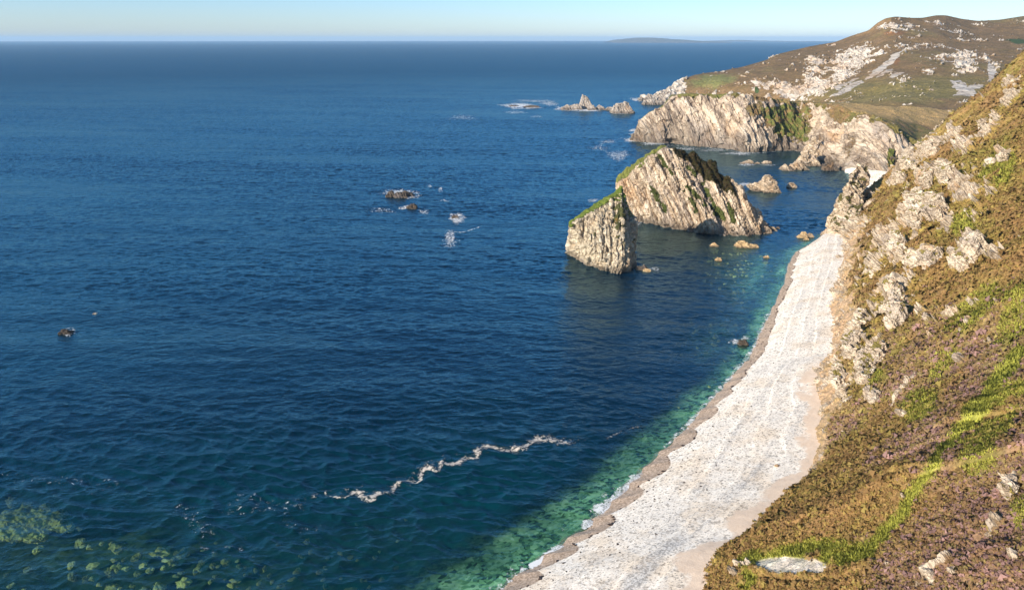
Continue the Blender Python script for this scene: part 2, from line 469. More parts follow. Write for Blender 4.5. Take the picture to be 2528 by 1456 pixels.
def make_tufts():
    """clumps of heather and grass covering the hillside"""
    px, py = proj(HV)
    ok = (HA['veg'] > .55) & (HA['soil'] < .5) & (px > 1600) & (px < 2640) & (py > 100) & (py < 1560) & (HA['keep'] > .5)
    idx = np.nonzero(ok)[0]
    out = {}
    for nm, sel, cnt in (('heather', HA['green'][idx] < .45, 62000), ('grass', (HA['green'][idx] > .2) | (HA['gsoft'][idx] > .5), 16000)):
        ii = rng.choice(idx[sel], min(cnt, sel.sum()), replace=False)
        c = HV[ii] + rng.normal(0, .12, (len(ii), 3)) * [1, 1, 0]
        dist = np.linalg.norm(c - [0, 0, CAMH], axis=1)
        m = len(ii); nl = 7
        if nm == 'heather':
            sz = (.20 + .30 * rng.random(m) ** 2) * np.clip(dist / 150, .8, 1.9) * np.where(rng.random(m) < .07, 1.9, 1.0)
            hgt = sz * .85
        else:
            sz = (.22 + .22 * rng.random(m)) * np.clip(dist / 150, .8, 1.9); hgt = sz * .9
        # leaf triangles spread over a dome
        th = rng.random((m, nl)) * 2 * np.pi; el = np.arccos(rng.random((m, nl)) * .95)
        dirs = np.stack([np.cos(th) * np.sin(el), np.sin(th) * np.sin(el), np.cos(el)], -1)
        ctr = c[:, None, :] + dirs * np.stack([sz, sz, hgt], -1)[:, None, :] * .8
        a = rng.normal(0, 1, (m, nl, 3)); a -= (a * dirs).sum(-1, keepdims=True) * dirs * .7; a /= np.linalg.norm(a, axis=-1, keepdims=True)
        b = np.cross(dirs, a)
        s = (sz[:, None, None] * (.55 + .35 * rng.random((m, nl, 1))))
        if nm == 'grass':
            up = np.array([0, 0, 1.]); b = b * .25 + up * .9 + HA['N'][ii][:, None] * .25 + rng.normal(0, .25, (m, nl, 3)); a = a * .45
        tri = np.stack([ctr + a * s, ctr - a * s * .8 + b * s * .2, ctr + b * s * 1.1], 2)
        V = tri.reshape(-1, 3); F = np.arange(len(V)).reshape(-1, 3)
        base = HA['vcol'][ii]
        j = rng.random((m, 1))
        if nm == 'heather':
            pur = (rng.random(m) < HA['purple'][ii] * .4)[:, None]
            alt = np.where(rng.random((m, 1)) < .30, np.array([.40, .325, .085]), np.array([.335, .20, .085]))
            colr = mix(base, alt, .45)
            colr = np.where(pur, np.array([.340, .205, .175]) * (.8 + .5 * j), colr)
            colr = colr * (.78 + .44 * rng.random((m, 1)))
        else:
            colr = mix(base, np.array([.58, .57, .105]), .7) * (.75 + .5 * j)
        cl = np.repeat(colr, nl * 3, axis=0) * (.85 + .3 * rng.random((m * nl, 1))).repeat(3, 0)
        me = mesh_np(nm, V, F, False); cattr(me, 'vcol', cl)
        vattr(me, (dirs * (.55 if nm == 'heather' else .2) + HA['N'][ii][:, None] * .9).reshape(-1, 3).repeat(3, 0))
        out[nm] = me
    return out


def leaf_mat():
    N = NT('leaf'); c = N.attr('vcol', 'Color')
    d = N.n('BsdfDiffuse', {'Color': c, 'Normal': N.attr('nrm', 'Vector')}); t = N.n('BsdfTranslucent', {'Color': c})
    mx = N.n('MixShader', {0: .35, 1: d, 2: t}); N.t.links.new(mx.outputs[0], N.out.inputs[0])
    return N.m


M_leaf = leaf_mat()
tf = make_tufts()
link('heather', tf['heather'], M_leaf, 'brown and purple heather clumps covering the steep hillside', kind='stuff')
link('grass', tf['grass'], M_leaf, 'bright green grass strips growing between the heather', kind='stuff')


# ------------------------------------------------------------------ lofted land
def loft(rows, ncol, nrow, rown, smooth=3):
    """rows: arrays (k,3) of matching control points; returns (nrow,ncol,3) grid"""
    R = np.array(rows, float)                       # (r,k,3)
    k = R.shape[1]
    seg = np.linalg.norm(np.diff(R[1], axis=0), axis=1); s = np.concatenate([[0], np.cumsum(np.maximum(seg, 1))]); s /= s[-1]
    u = np.linspace(0, 1, ncol)
    C = np.stack([np.stack([np.interp(u, s, R[r, :, c]) for c in range(3)], -1) for r in range(R.shape[0])], 0)
    for _ in range(smooth):
        C[:, 1:-1] = C[:, 1:-1] * .5 + .25 * (C[:, :-2] + C[:, 2:])
    tr = np.concatenate([np.linspace(i, i + 1, n, endpoint=False) for i, n in enumerate(rown)] + [[len(rows) - 1]])
    i = np.minimum(tr.astype(int), len(rows) - 2); f = (tr - i)[:, None, None]
    G = C[i] * (1 - f) + C[i + 1] * f
    return G, tr, u


H1 = [  # base px,py, top px,py, setback, depth of land behind
    (1556, 347, 1560, 341, 6, 14), (1566, 349, 1578, 298, 14, 22), (1605, 353, 1602, 281, 18, 40), (1640, 357, 1637, 264, 20, 50), (1663, 357, 1658, 238, 22, 60), (1713, 361, 1696, 232, 24, 60), (1771, 365, 1750, 236, 24, 55),
    (1808, 371, 1800, 238, 26, 55), (1833, 376, 1848, 240, 30, 50), (1874, 376, 1880, 245, 36, 50), (1908, 373, 1930, 251, 36, 60), (1949, 372, 1975, 255, 38, 70), (1986, 376, 2023, 258, 42, 85),
    (2019, 402, 2062, 264, 48, 110), (2061, 413, 2100, 274, 48, 125), (2102, 428, 2139, 288, 36, 135), (2144, 437, 2175, 303, 28, 140), (2185, 442, 2204, 315, 26, 150), (2212, 442, 2232, 330, 26, 160), (2244, 442, 2262, 352, 26, 160), (2320, 440, 2330, 350, 24, 170), (2420, 436, 2430, 348, 24, 190), (2600, 430, 2610, 340, 24, 220)]


def make_headland():
    A = np.array(H1, float)
    base = atz(A[:, 0], A[:, 1], 0)
    top = aty(A[:, 2], A[:, 3], base[:, 1] + A[:, 4])
    dirv = top[:, :2] / np.linalg.norm(top[:, :2], axis=1, keepdims=True)
    und = base.copy(); und[:, :2] -= dirv * 5; und[:, 2] = -6
    m1 = base * .62 + top * .38; m1[:, :2] -= dirv * A[:, 4:5] * .16
    m2 = base * .28 + top * .72; m2[:, :2] -= dirv * A[:, 4:5] * .16
    bk1 = top.copy(); bk1[:, :2] += dirv * A[:, 5:6] * .2; bk1[:, 2] += .6
    bk2 = top.copy(); bk2[:, :2] += dirv * A[:, 5:6]; bk2[:, 2] = top[:, 2] * .72
    tb = aty(A[:, 2], np.interp(A[:, 2], [2030, 2080, 2200, 2400, 2600], [255, 255, 261, 274, 288]), bk2[:, 1]); bk2 = np.where((A[:, 2] > 1990)[:, None], tb, bk2)
    bk3 = bk2.copy(); bk3[:, :2] += dirv * np.where(A[:, 2] < 1990, 12, 45)[:, None]; bk3[:, 2] = np.where(A[:, 2] < 1990, -5, bk2[:, 2] - 9)
    G, tr, u = loft([und, base, m1, m2, top, bk1, bk2, bk3], 820, 0, [6, 55, 50, 40, 22, 34, 26], 6)
    nr, nc = G.shape[:2]
    flat = G.reshape(-1, 3)
    tt = np.repeat(tr[:, None], nc, 1); PX, PY = proj(G)
    cliff = sstep(.8, 1.3, tt) * sstep(4.35, 3.85, tt)
    nb, a, c = strata_basis((.95, .15, .26))
    S = np.stack([flat @ nb, flat @ a * .16, flat @ c * .16], -1)
    Nn = grid_normals(G); Nn *= np.where((Nn[..., 1:2] > .15) & (tt[..., None] < 4), -1, 1); 
    flip = np.sign((Nn * np.array([-.3, -.8, .5])).sum(-1, keepdims=True)); Nn *= np.where(flip == 0, 1, flip)
    big = fbm(flat / np.array([34., 34, 60]), 4, 51).reshape(nr, nc)
    rib = ridged(S / 9., 4, 55).reshape(nr, nc); rib2 = ridged(S / 2.8, 3, 58).reshape(nr, nc)
    cv, ce = cells(S / np.array([3.2, 1.0, 1.0]) + .3 * big.reshape(-1, 1), 61); cv = cv.reshape(nr, nc)
    n1 = fbm(flat / 9., 5, 66).reshape(nr, nc); n3 = fbm(flat / 30., 4, 71).reshape(nr, nc); n2 = fbm(flat / 3., 4, 73).reshape(nr, nc)
    disp = cliff * (big * 6.5 + (rib - .3) * 4.2 + (rib2 - .3) * 1.7 + cv * 1.5 + n2 * .8)
    # caves and clefts at the water
    for cx, cy, rx, ry, dep in [(1650, 350, 22, 9, 9), (1880, 372, 6, 9, 6), (2050, 398, 8, 10, 7), (1820, 375, 8, 8, 4), (1960, 368, 8, 6, 4), (2240, 400, 10, 40, 8), (2215, 395, 5, 45, 4), (1988, 315, 3, 40, 2)]:
        e = ell(PX, PY, cx, cy, rx, ry)
        disp -= dep * sstep(1.2, .3, e + n1 * .3) * cliff
    G = G + Nn * disp[..., None]
    G[..., 2] += (1 - cliff) * (tt > 3.9) * (n1 * 1.3 + n3 * 2.0 * (tt > 4.6))
    # vegetation
    top_v = sstep(3.72, 4.0, tt + n1 * .5)
    gpatch = np.maximum(sstep(1.1, .5, ell(PX, PY, 1945, 300, 74, 52, 22) + n1 * .8 + n2 * .4), sstep(1.1, .5, ell(PX, PY, 2205, 385, 20, 42, -12) + n1 * .5))
    gp2 = gpatch.copy()
    gpatch = np.maximum(gpatch, .8 * sstep(1.1, .5, ell(PX, PY, 2090, 285, 50, 22, 15) + n1 * .6))
    gpatch = np.maximum(gpatch, .7 * sstep(1.1, .5, ell(PX, PY, 1860, 275, 22, 26, 40) + n1 * .6))
    gpatch = np.maximum(gpatch, .8 * sstep(1.1, .5, ell(PX, PY, 2275, 350, 40, 26, 0) + n1 * .5))
    gpatch = np.maximum(gpatch, .5 * sstep(1.0, .4, ell(PX, PY, 2100, 360, 16, 50, 20) + n1 * .6))
    lines = sstep(.25, .5, fbm(S / 6., 3, 77).reshape(nr, nc)) * .55 * sstep(2.2, 3.4, tt) * (PX > 1740)
    veg = np.clip(np.maximum(np.maximum(top_v, gpatch), lines + n1 * .25), 0, 1)
    veg = np.where((PX < 1672) & (tt < 6), veg * sstep(4.0, 4.8, tt), veg)
    rim = sstep(.42, .6, n2 * .6 + n1 * .7) * (tt < 4.9) * (tt > 3.8)
    veg = veg * (1 - .85 * rim)
    wet = np.maximum(sstep(7., 2.5, G[..., 2] + n1 * 4) * .8, sstep(24, 6, G[..., 2] + big * 9 + n1 * 5) * np.interp(PX, [1600, 1800, 2000], [.55, .45, .3])) * (tt < 4)
    brown = np.array([.27, .165, .078]); tan = np.array([.52, .34, .145]); olive = np.array([.190, .155, .052]); grn = np.array([.150, .165, .040])
    vcol = mix(brown, olive, sstep(-.3, .3, n1 + n3))
    vcol = mix(vcol, grn, np.clip(gp2 + .5 * lines + .35 * gpatch, 0, 1) * sstep(-.3, .3, n2 + .1))
    vcol = mix(vcol, grn, (PX < 1800) * (tt > 3.7) * .7)
    tanm = sstep(1.25, .5, ell(PX, PY, 2230, 276, 210, 26, 5) + n3 * .4) * (tt > 4.05)
    vcol = mix(vcol, tan, tanm * .85)
    me = mesh_np('headland', G.reshape(-1, 3), grid_faces(nr, nc), False)
    fattr(me, 'veg', veg.ravel()); fattr(me, 'wet', wet.ravel()); cattr(me, 'vcol', vcol.reshape(-1, 3))
    return me


PALE = [(.36, (.11, .08, .06)), (.44, (.28, .21, .155)), (.51, (.50, .39, .285)), (.59, (.645, .53, .41)), (.69, (.75, .66, .55))]
M_head = land_mat('headland_rock', (.95, .15, .26), 2.2, PALE, bump=.75, stretch=.13)
link('headland', make_headland(), M_head, 'pale streaked sea cliffs of the headland across the bay', kind='structure')

HILL = dict(px=[1575, 1640, 1700, 1780, 1860, 1940, 2020, 2100, 2200, 2300, 2400, 2530, 2760],
            foot=[(258, 1300), (256, 1290), (258, 1270), (264, 1230), (270, 1180), (272, 1150), (272, 1000), (270, 850), (272, 780), (276, 770), (284, 760), (296, 750), (310, 740)],
            b=[(250, 1302), (238, 1300), (216, 1300), (205, 1290), (212, 1240), (207, 1200), (205, 1170), (222, 1050), (226, 950), (226, 930), (228, 920), (226, 900), (226, 880)],
            c=[(246, 1306), (232, 1310), (200, 1320), (190, 1340), (182, 1335), (165, 1350), (158, 1330), (150, 1310), (130, 1250), (125, 1250), (130, 1250), (130, 1250), (130, 1250)])
RIDGE = [(1575, 246), (1642, 228), (1680, 199), (1713, 186), (1746, 180), (1783, 176), (1833, 166), (1895, 149), (1916, 137), (1999, 118), (2061, 108), (2102, 93), (2144, 81), (2164, 64), (2185, 53), (2210, 49), (2247, 52), (2276, 52), (2309, 46), (2334, 46), (2371, 54), (2413, 59), (2467, 56), (2528, 47), (2760, 40)]
RY = ([1575, 1640, 1700, 1780, 1860, 1940, 2020, 2100, 2200, 2300, 2400, 2530, 2760], [1310, 1320, 1340, 1400, 1470, 1540, 1590, 1600, 1550, 1600, 1650, 1700, 1750])


def make_hill():
    nc = 620
    px = np.linspace(1575, 2760, nc)
    rp = np.array(RIDGE, float)

    def row(key):
        q = np.array(HILL[key], float)
        a = np.interp(px, HILL['px'], q[:, 0]); b = np.interp(px, HILL['px'], q[:, 1])
        for _ in range(200):
            a[1:-1] = a[1:-1] * .5 + .25 * (a[:-2] + a[2:]); b[1:-1] = b[1:-1] * .5 + .25 * (b[:-2] + b[2:])
        return a, b
    f, fy = row('foot'); b, by = row('b'); c, cy = row('c')
    r = np.interp(px, rp[:, 0], rp[:, 1]); ry = np.interp(px, *RY)
    for _ in range(10): r[1:-1] = r[1:-1] * .5 + .25 * (r[:-2] + r[2:])
    rows = [(f, fy), (b, by), (c, cy), (r, ry)]
    pts = [aty(px, p, yv) for p, yv in rows]
    und = pts[0].copy(); und[:, 2] -= 22; und[:, 1] -= 6
    bk = pts[3].copy(); bk[:, 1] += 60; bk[:, 0] *= 1.03; bk[:, 2] -= 9
    bk2 = bk.copy(); bk2[:, 1] += 260; bk2[:, 0] *= 1.1; bk2[:, 2] = -10
    rowsP = np.stack([und] + pts + [bk, bk2], 0)
    rown = [8, 90, 110, 110, 16, 16]
    tr = np.concatenate([np.linspace(i, i + 1, n, endpoint=False) for i, n in enumerate(rown)] + [[6]])
    i = np.minimum(tr.astype(int), 5); t = (tr - i)[:, None, None]
    # monotone-ish hermite across rows
    D = np.zeros_like(rowsP); D[1:-1] = (rowsP[2:] - rowsP[:-2]) * .5
    D[1] = (rowsP[2] - rowsP[1]) * .7; D[4] = (rowsP[4] - rowsP[3]) * .25
    h00 = 2 * t ** 3 - 3 * t ** 2 + 1; h10 = t ** 3 - 2 * t ** 2 + t; h01 = -2 * t ** 3 + 3 * t ** 2; h11 = t ** 3 - t ** 2
    G = h00 * rowsP[i] + h10 * D[i] + h01 * rowsP[i + 1] + h11 * D[i + 1]
    nr = len(tr); tt = np.repeat(tr[:, None], nc, 1)
    PX, PY = proj(G); flat = G.reshape(-1, 3)
    n0 = fbm(flat / 120., 4, 101).reshape(nr, nc); n1 = fbm(flat / 26., 5, 103).reshape(nr, nc); n2 = fbm(flat / 8., 4, 107).reshape(nr, nc)
    inner = sstep(1, 1.4, tt) * sstep(4.4, 3.9, tt)
    # rock fields
    rk = np.full((nr, nc), -1.)
    for cx, cy, rx, ry2, a, s in [(2215, 66, 55, 15, -2, .62), (2310, 55, 50, 8, 3, .40), (2370, 85, 95, 22, 10, .36), (2400, 100, 70, 12, 5, .40), (2060, 135, 40, 12, -22, .28), (2015, 160, 26, 15, -25, .8), (2030, 180, 22, 12, -10, .6), (2100, 150, 42, 20, -25, .95), (2080, 178, 28, 20, -30, .85), (2170, 130, 45, 12, -12, .7), (2230, 112, 40, 10, -10, .5),
                                  (1960, 225, 72, 18, 6, .9), (2020, 212, 24, 26, 20, .95), (1900, 235, 24, 16, 0, .5), (1870, 215, 34, 18, 0, .30), (2380, 160, 26, 22, 20, .9), (2320, 150, 60, 22, 10, .45), (2300, 180, 40, 14, 0, .3), (2430, 145, 50, 14, 15, .5), (2290, 108, 60, 8, 0, .45), (2460, 170, 40, 20, 30, .4), (2400, 210, 40, 20, 0, .3), (1880, 206, 36, 6, -5, .3), (1820, 195, 40, 7, -5, .2), (1905, 142, 14, 8, -25, .5), (2250, 235, 160, 14, 0, .12), (1960, 172, 60, 6, -10, .15), (2000, 120, 60, 5, -14, .2)]:
        rk = np.maximum(rk, s * 1.35 - ell(PX, PY, cx, cy, rx, ry2, a) * .62)
    coast = sstep(1710, 1665, PX + n1 * 30)
    shoreb = sstep(1.9, 1.3, tt + n1 * .5) * (PX < 1850) * .8
    rk = np.maximum(rk, coast * 1.2 - .1); rk = np.maximum(rk, shoreb * .9)
    nf = fbm(flat / 4.2, 3, 109).reshape(nr, nc); rib0 = ridged(flat / np.array([17., 30, 12]), 3, 117).reshape(nr, nc)
    rockm = sstep(.44, .60, rk * .98 + n1 * .55 + n2 * .48 + nf * .38 + (rib0 - .3) * .45)
    scree = np.zeros((nr, nc))
    for pl in [[(2206, 136), (2228, 124), (2236, 128), (2200, 160), (2168, 186), (2138, 201), (2132, 199), (2158, 176)], [(2206, 167), (2200, 178), (2172, 192), (2160, 197), (2165, 190), (2188, 174)], [(2232, 182), (2224, 190), (2200, 197), (2196, 194), (2210, 184)],
               [(2108, 196), (2122, 196), (2100, 212), (2066, 228), (2060, 224), (2088, 210)], [(2124, 202), (2134, 206), (2098, 226), (2060, 238), (2048, 238), (2078, 224)],
               [(2348, 196), (2372, 194), (2388, 208), (2414, 206), (2426, 200), (2428, 210), (2404, 218), (2410, 226), (2424, 234), (2394, 236), (2352, 232), (2364, 222), (2352, 208)], [(2436, 164), (2456, 172), (2470, 186), (2492, 182), (2494, 196), (2470, 206), (2466, 222), (2436, 214), (2446, 206), (2440, 184)]]:
        scree = np.maximum(scree, inpoly(PX + n2 * 5, PY + n1 * 5, pl))
    holes = sstep(.15, .3, n1) * (PX > 2330) * (PX < 2440)
    scree = scree * (1 - holes)
    rockm = np.maximum(rockm, scree)
    cv, _ = cells(flat / np.array([7., 7, 12]), 111); cv = cv.reshape(nr, nc)
    rib = ridged(flat / np.array([14., 14, 40]), 3, 115).reshape(nr, nc)
    N = grid_normals(G); fl = np.sign((N * np.array([-.2, -.6, .7])).sum(-1, keepdims=True)); N *= np.where(fl == 0, 1, fl)
    disp = inner * (n0 * 7 + n1 * 2.2) + (rockm * (1 - scree)) * (cv * 2.6 + (rib - .3) * 4.5 + n2 * 2) * sstep(.9, 1.3, tt)
    G = G + N * disp[..., None]
    brown = np.array([.205, .130, .060]); olive = np.array([.205, .162, .058]); grn = np.array([.225, .225, .075]); red = np.array([.24, .11, .045]); dg = np.array([.055, .085, .028])
    ol = sstep(1.2, .4, ell(PX, PY, 2260, 222, 230, 40, -4) + n1 * .3)
    vcol = mix(brown, olive, np.clip(ol + sstep(.1, .5, n0 + n2 * .5) * .5, 0, 1))
    vcol = mix(vcol, red, sstep(1.1, .4, np.minimum(ell(PX, PY, 2210, 84, 40, 6), ell(PX, PY, 2212, 152, 12, 12, -30)) + n2 * .5) * .7)
    gr = sstep(1.2, .5, ell(PX, PY, 1765, 200, 58, 17, -5) + n1 * .6 + n2 * .4)
    vcol = mix(vcol, grn, gr * .9)
    ds = sstep(1.1, .8, np.minimum(np.minimum(ell(PX, PY, 2398, 264, 20, 7), ell(PX, PY, 2515, 102, 30, 8, 8)), ell(PX, PY, 1868, 224, 6, 6)) + n2 * .3)
    vcol = mix(vcol, dg, ds); rockm = rockm * (1 - ds) * (1 - gr * .75)
    wet = sstep(6., 2., G[..., 2] + n1 * 3) * .85
    me = mesh_np('hill', G.reshape(-1, 3), grid_faces(nr, nc), False)
    fattr(me, 'veg', (1 - rockm).ravel()); fattr(me, 'wet', wet.ravel()); cattr(me, 'vcol', vcol.reshape(-1, 3))
    return me


M_hill2 = land_mat('far_hill_ground', (.8, .2, .5), 4.5, [(.30, (.17, .13, .10)), (.40, (.35, .285, .22)), (.50, (.52, .445, .365)), (.62, (.64, .58, .51)), (.74, (.70, .66, .61))], bump=.5, stretch=.3)
link('hill', make_hill(), M_hill2, 'brown moorland hill with white rock outcrops and scree', kind='structure')


# ------------------------------------------------------------------ rocks and stacks from hulls
def remesh(hulls, voxel):
    bm = bmesh.new()
    for pts in hulls:
        vs = [bm.verts.new(p) for p in pts]
        r = bmesh.ops.convex_hull(bm, input=vs)
        dead = list({g for g in r['geom_interior'] + r['geom_unused'] if isinstance(g, bmesh.types.BMVert)})
        if dead: bmesh.ops.delete(bm, geom=dead, context='VERTS')
    me = bpy.data.meshes.new('t'); bm.to_mesh(me); bm.free()
    o = bpy.data.objects.new('t', me); COL.objects.link(o)
    md = o.modifiers.new('r', 'REMESH'); md.mode = 'VOXEL'; md.voxel_size = voxel
    dg = bpy.context.evaluated_depsgraph_get()
    e = o.evaluated_get(dg).to_mesh()
    n = len(e.vertices); V = np.zeros(n * 3); e.vertices.foreach_get('co', V); V = V.reshape(-1, 3)
    F = np.array([p.vertices[:] for p in e.polygons if len(p.vertices) == 4], np.int32)
    bpy.data.objects.remove(o); bpy.data.meshes.remove(me)
    return V, F


def rock_shape(V, F, amp, size, nb, seed, caves=(), strat=1.0, damp=None, block=1.0):
    N = mesh_normals(V, F)
    for _ in range(2):
        pass
    b, a, c = strata_basis(nb)
    S = np.stack([V @ b, V @ a * .12, V @ c * .12], -1)
    big = fbm(V / (size * .5), 4, seed); rib = ridged(S / (size * .19), 4, seed + 5); rib2 = ridged(S / (size * .05), 3, seed + 9)
    cv, ce = cells(S / (size * .07) + big[:, None] * .4, seed + 12); cv2, ce2 = cells(V / (size * .11) + big[:, None] * .3, seed + 20); cv3, _ = cells(V / (size * .045) + big[:, None] * .3, seed + 28)
    crack = np.exp(-ce2 / .07) * .45 + np.exp(-ce / .09) * .35
    d = amp * (big * 1.2 + strat * ((rib - .3) * 1.05 + (rib2 - .3) * .45 + cv * .42) + block * (cv2 * .42 + cv3 * .22) - crack)
    d = d - d.mean() - min(.35 * amp, .02 * size)
    gv = np.abs(vn(S / (size * .13) + big[:, None] * .35, seed + 40)); d = d - amp * .9 * np.exp(-(gv / .06) ** 2) * strat
    if damp is not None: d = d * damp
    V2 = V + N * d[:, None]
    for (cx, cy, cz), (rx, ry, rz), push in caves:
        e = np.sqrt(((V[:, 0] - cx) / rx) ** 2 + ((V[:, 1] - cy) / ry) ** 2 + ((V[:, 2] - cz) / rz) ** 2)
        V2 = V2 + sstep(1.15, .35, e + big * .25)[:, None] * np.array(push)
    return V2, mesh_normals(V2, F), big


def rock_attrs(me, veg, wet, vcol):
    fattr(me, 'veg', veg); fattr(me, 'wet', wet); cattr(me, 'vcol', vcol)


NB = (.88, -.12, .46)
WARM = [(.33, (.10, .07, .05)), (.42, (.30, .21, .135)), (.50, (.52, .40, .275)), (.59, (.68, .56, .43)), (.70, (.76, .68, .57))]
M_stack = land_mat('stack_rock', NB, 1.05, WARM, bump=.8, stretch=.11)
M_stack1 = land_mat('lichen_rock', (.82, .25, -.30), .95, [(.30, (.13, .10, .07)), (.40, (.31, .24, .16)), (.50, (.50, .405, .28)), (.61, (.62, .54, .42)), (.73, (.70, .64, .54))], bump=.9, stretch=.45)


def P(px, py, Y): return tuple(aty(px, py, Y))
def Zp(px, py, z=-3.): return tuple(atz(px, py, z))


def bush(V, N, sel, n, size, c0, c1, name, parent, lab):
    """low shrubs rooted on a rock: leaf triangles"""
    ii = rng.choice(np.nonzero(sel)[0], min(n, int(sel.sum())), replace=False); m = len(ii); nl = 9
    sz = size * (.6 + .8 * rng.random(m))
    d = rng.normal(0, 1, (m, nl, 3)) + N[ii][:, None] * 1.2 + [0, 0, .6]; d /= np.linalg.norm(d, axis=-1, keepdims=True)
    c = V[ii][:, None] + d * sz[:, None, None] * .8
    a = rng.normal(0, 1, (m, nl, 3)); a /= np.linalg.norm(a, axis=-1, keepdims=True); b = np.cross(d, a); s = sz[:, None, None] * .6
    T = np.stack([c + a * s, c - a * s * .8 + b * s * .3, c + b * s], 2).reshape(-1, 3)
    col = np.repeat(mix(c0, c1, rng.random(m)) * (.7 + .6 * rng.random((m, 1))), nl * 3, axis=0)
    me = mesh_np(name, T, np.arange(len(T)).reshape(-1, 3), False); cattr(me, 'vcol', col)
    vattr(me, (d * .7 + N[ii][:, None] * .7).reshape(-1, 3).repeat(3, 0))
    link(name, me, M_leaf, parent=parent)


def make_stack_far():
    hull = [P(1640, 357, 432), P(1618, 364, 432), P(1580, 388, 434), P(1545, 413, 436), P(1519, 438, 437), P(1521, 452, 434), P(1530, 470, 430),
            P(1526, 453, 429), P(1570, 420, 425), P(1606, 392, 422), P(1634, 374, 422),
            P(1668, 366, 428), P(1700, 375, 425), P(1760, 402, 415), P(1800, 436, 407), P(1832, 472, 400), P(1858, 516, 394), P(1876, 552, 388), P(1888, 575, 383),
            Zp(1545, 552), Zp(1600, 565), Zp(1640, 574), Zp(1680, 582), Zp(1725, 592), Zp(1780, 597), Zp(1850, 597), Zp(1892, 592),
            (150, 398, -3), (146, 420, -3), (125, 448, -3), (95, 462, -3), (70, 455, -3), (60, 440, -3),
            tuple(np.array(P(1640, 357, 432)) + [3, 9, -3]), tuple(np.array(P(1519, 438, 437)) + [2, 10, -8]), tuple(np.array(P(1760, 402, 415)) + [6, 10, -6])]
    V, F = remesh([hull], .62)
    c1 = atz(1725, 585, 4); c2 = atz(1590, 553, 2); c3 = atz(1655, 575, 1)
    qx, qy = proj(V); dq, _, _ = polydist(qx, qy, [(1519, 437), (1560, 404), (1600, 378), (1640, 357)])
    dmp = 1 - .6 * sstep(22, 14, dq) * (qx < 1650)
    V2, N, big = rock_shape(V, F, 2.3, 40, NB, 201, [((c1[0], c1[1] + 3, 6), (14, 16, 12), (5, 14, 2)), ((c2[0], c2[1], 3), (9, 8, 5), (0, 9, .5)), ((c3[0], c3[1], 1), (5, 8, 5), (0, 4, 0))], damp=dmp, block=.7)
    px, py = proj(V2)
    b, a, c = strata_basis(NB); S = np.stack([V2 @ b, V2 @ a * .14, V2 @ c * .14], -1)
    n1 = fbm(V2 / 5., 5, 231); sn = fbm(S / 4.5, 4, 235)
    up = N[:, 2]
    # left grassy shoulder
    dl, _, _ = polydist(px, py, [(1519, 437), (1560, 404), (1600, 378), (1640, 357)])
    left = (px < 1645) * sstep(22, 13, dl + n1 * 13 + np.interp(px, [1520, 1560, 1645], [4, 0, 12])) * (V2[:, 2] > 14)
    left = np.maximum(left, (V2[:, 1] > 438) * sstep(.2, .5, up) * (V2[:, 2] > 12))
    # dark heath on the right-hand crest
    dr = ell(px, py, 1752, 420, 84, 24, 40); dr2 = ell(px, py, 1690, 382, 36, 12, 28)
    heath = sstep(1.15, .75, np.minimum(dr, dr2) + n1 * .45)
    sl = np.zeros(len(V2))
    for pl in [[(1606, 455), (1630, 500), (1640, 520)], [(1668, 440), (1730, 490), (1765, 530)], [(1700, 410), (1740, 470), (1790, 540)], [(1625, 380), (1660, 430)], [(1800, 505), (1812, 545)], [(1740, 480), (1790, 545)], [(1690, 470), (1720, 520)]]:
        d, _, _ = polydist(px, py, pl); sl = np.maximum(sl, sstep(7, 2, d + n1 * 12 + sn * 9))
    front = N[:, 1] < .2
    veg = np.clip(np.maximum(np.maximum(left, heath), sl * .85 * front), 0, 1)
    wet = sstep(4.5, 1.2, V2[:, 2] + n1 * 2.2) * .8
    grn = np.array([.185, .190, .045]); dk = np.array([.060, .042, .020]); gm = np.array([.080, .095, .024])
    vcol = mix(gm, grn, left); vcol = mix(vcol, dk, heath * (1 - left))
    me = mesh_np('sea_stack', V2, F, False); rock_attrs(me, veg, wet, vcol)
    o = link('sea_stack', me, M_stack, 'large pyramid sea stack with slanting rock bands and dark heath on its right crest', 'sea stack')
    bush(V2, N, (heath > .5) & front, 2600, .55, np.array([.075, .050, .022]), np.array([.060, .062, .020]), 'heath_bushes', o, None)
    bush(V2, N, (sl > .6) & (heath < .4) & (left < .3) & front, 500, .4, np.array([.080, .100, .024]), np.array([.11, .085, .03]), 'ledge_plants', o, None)


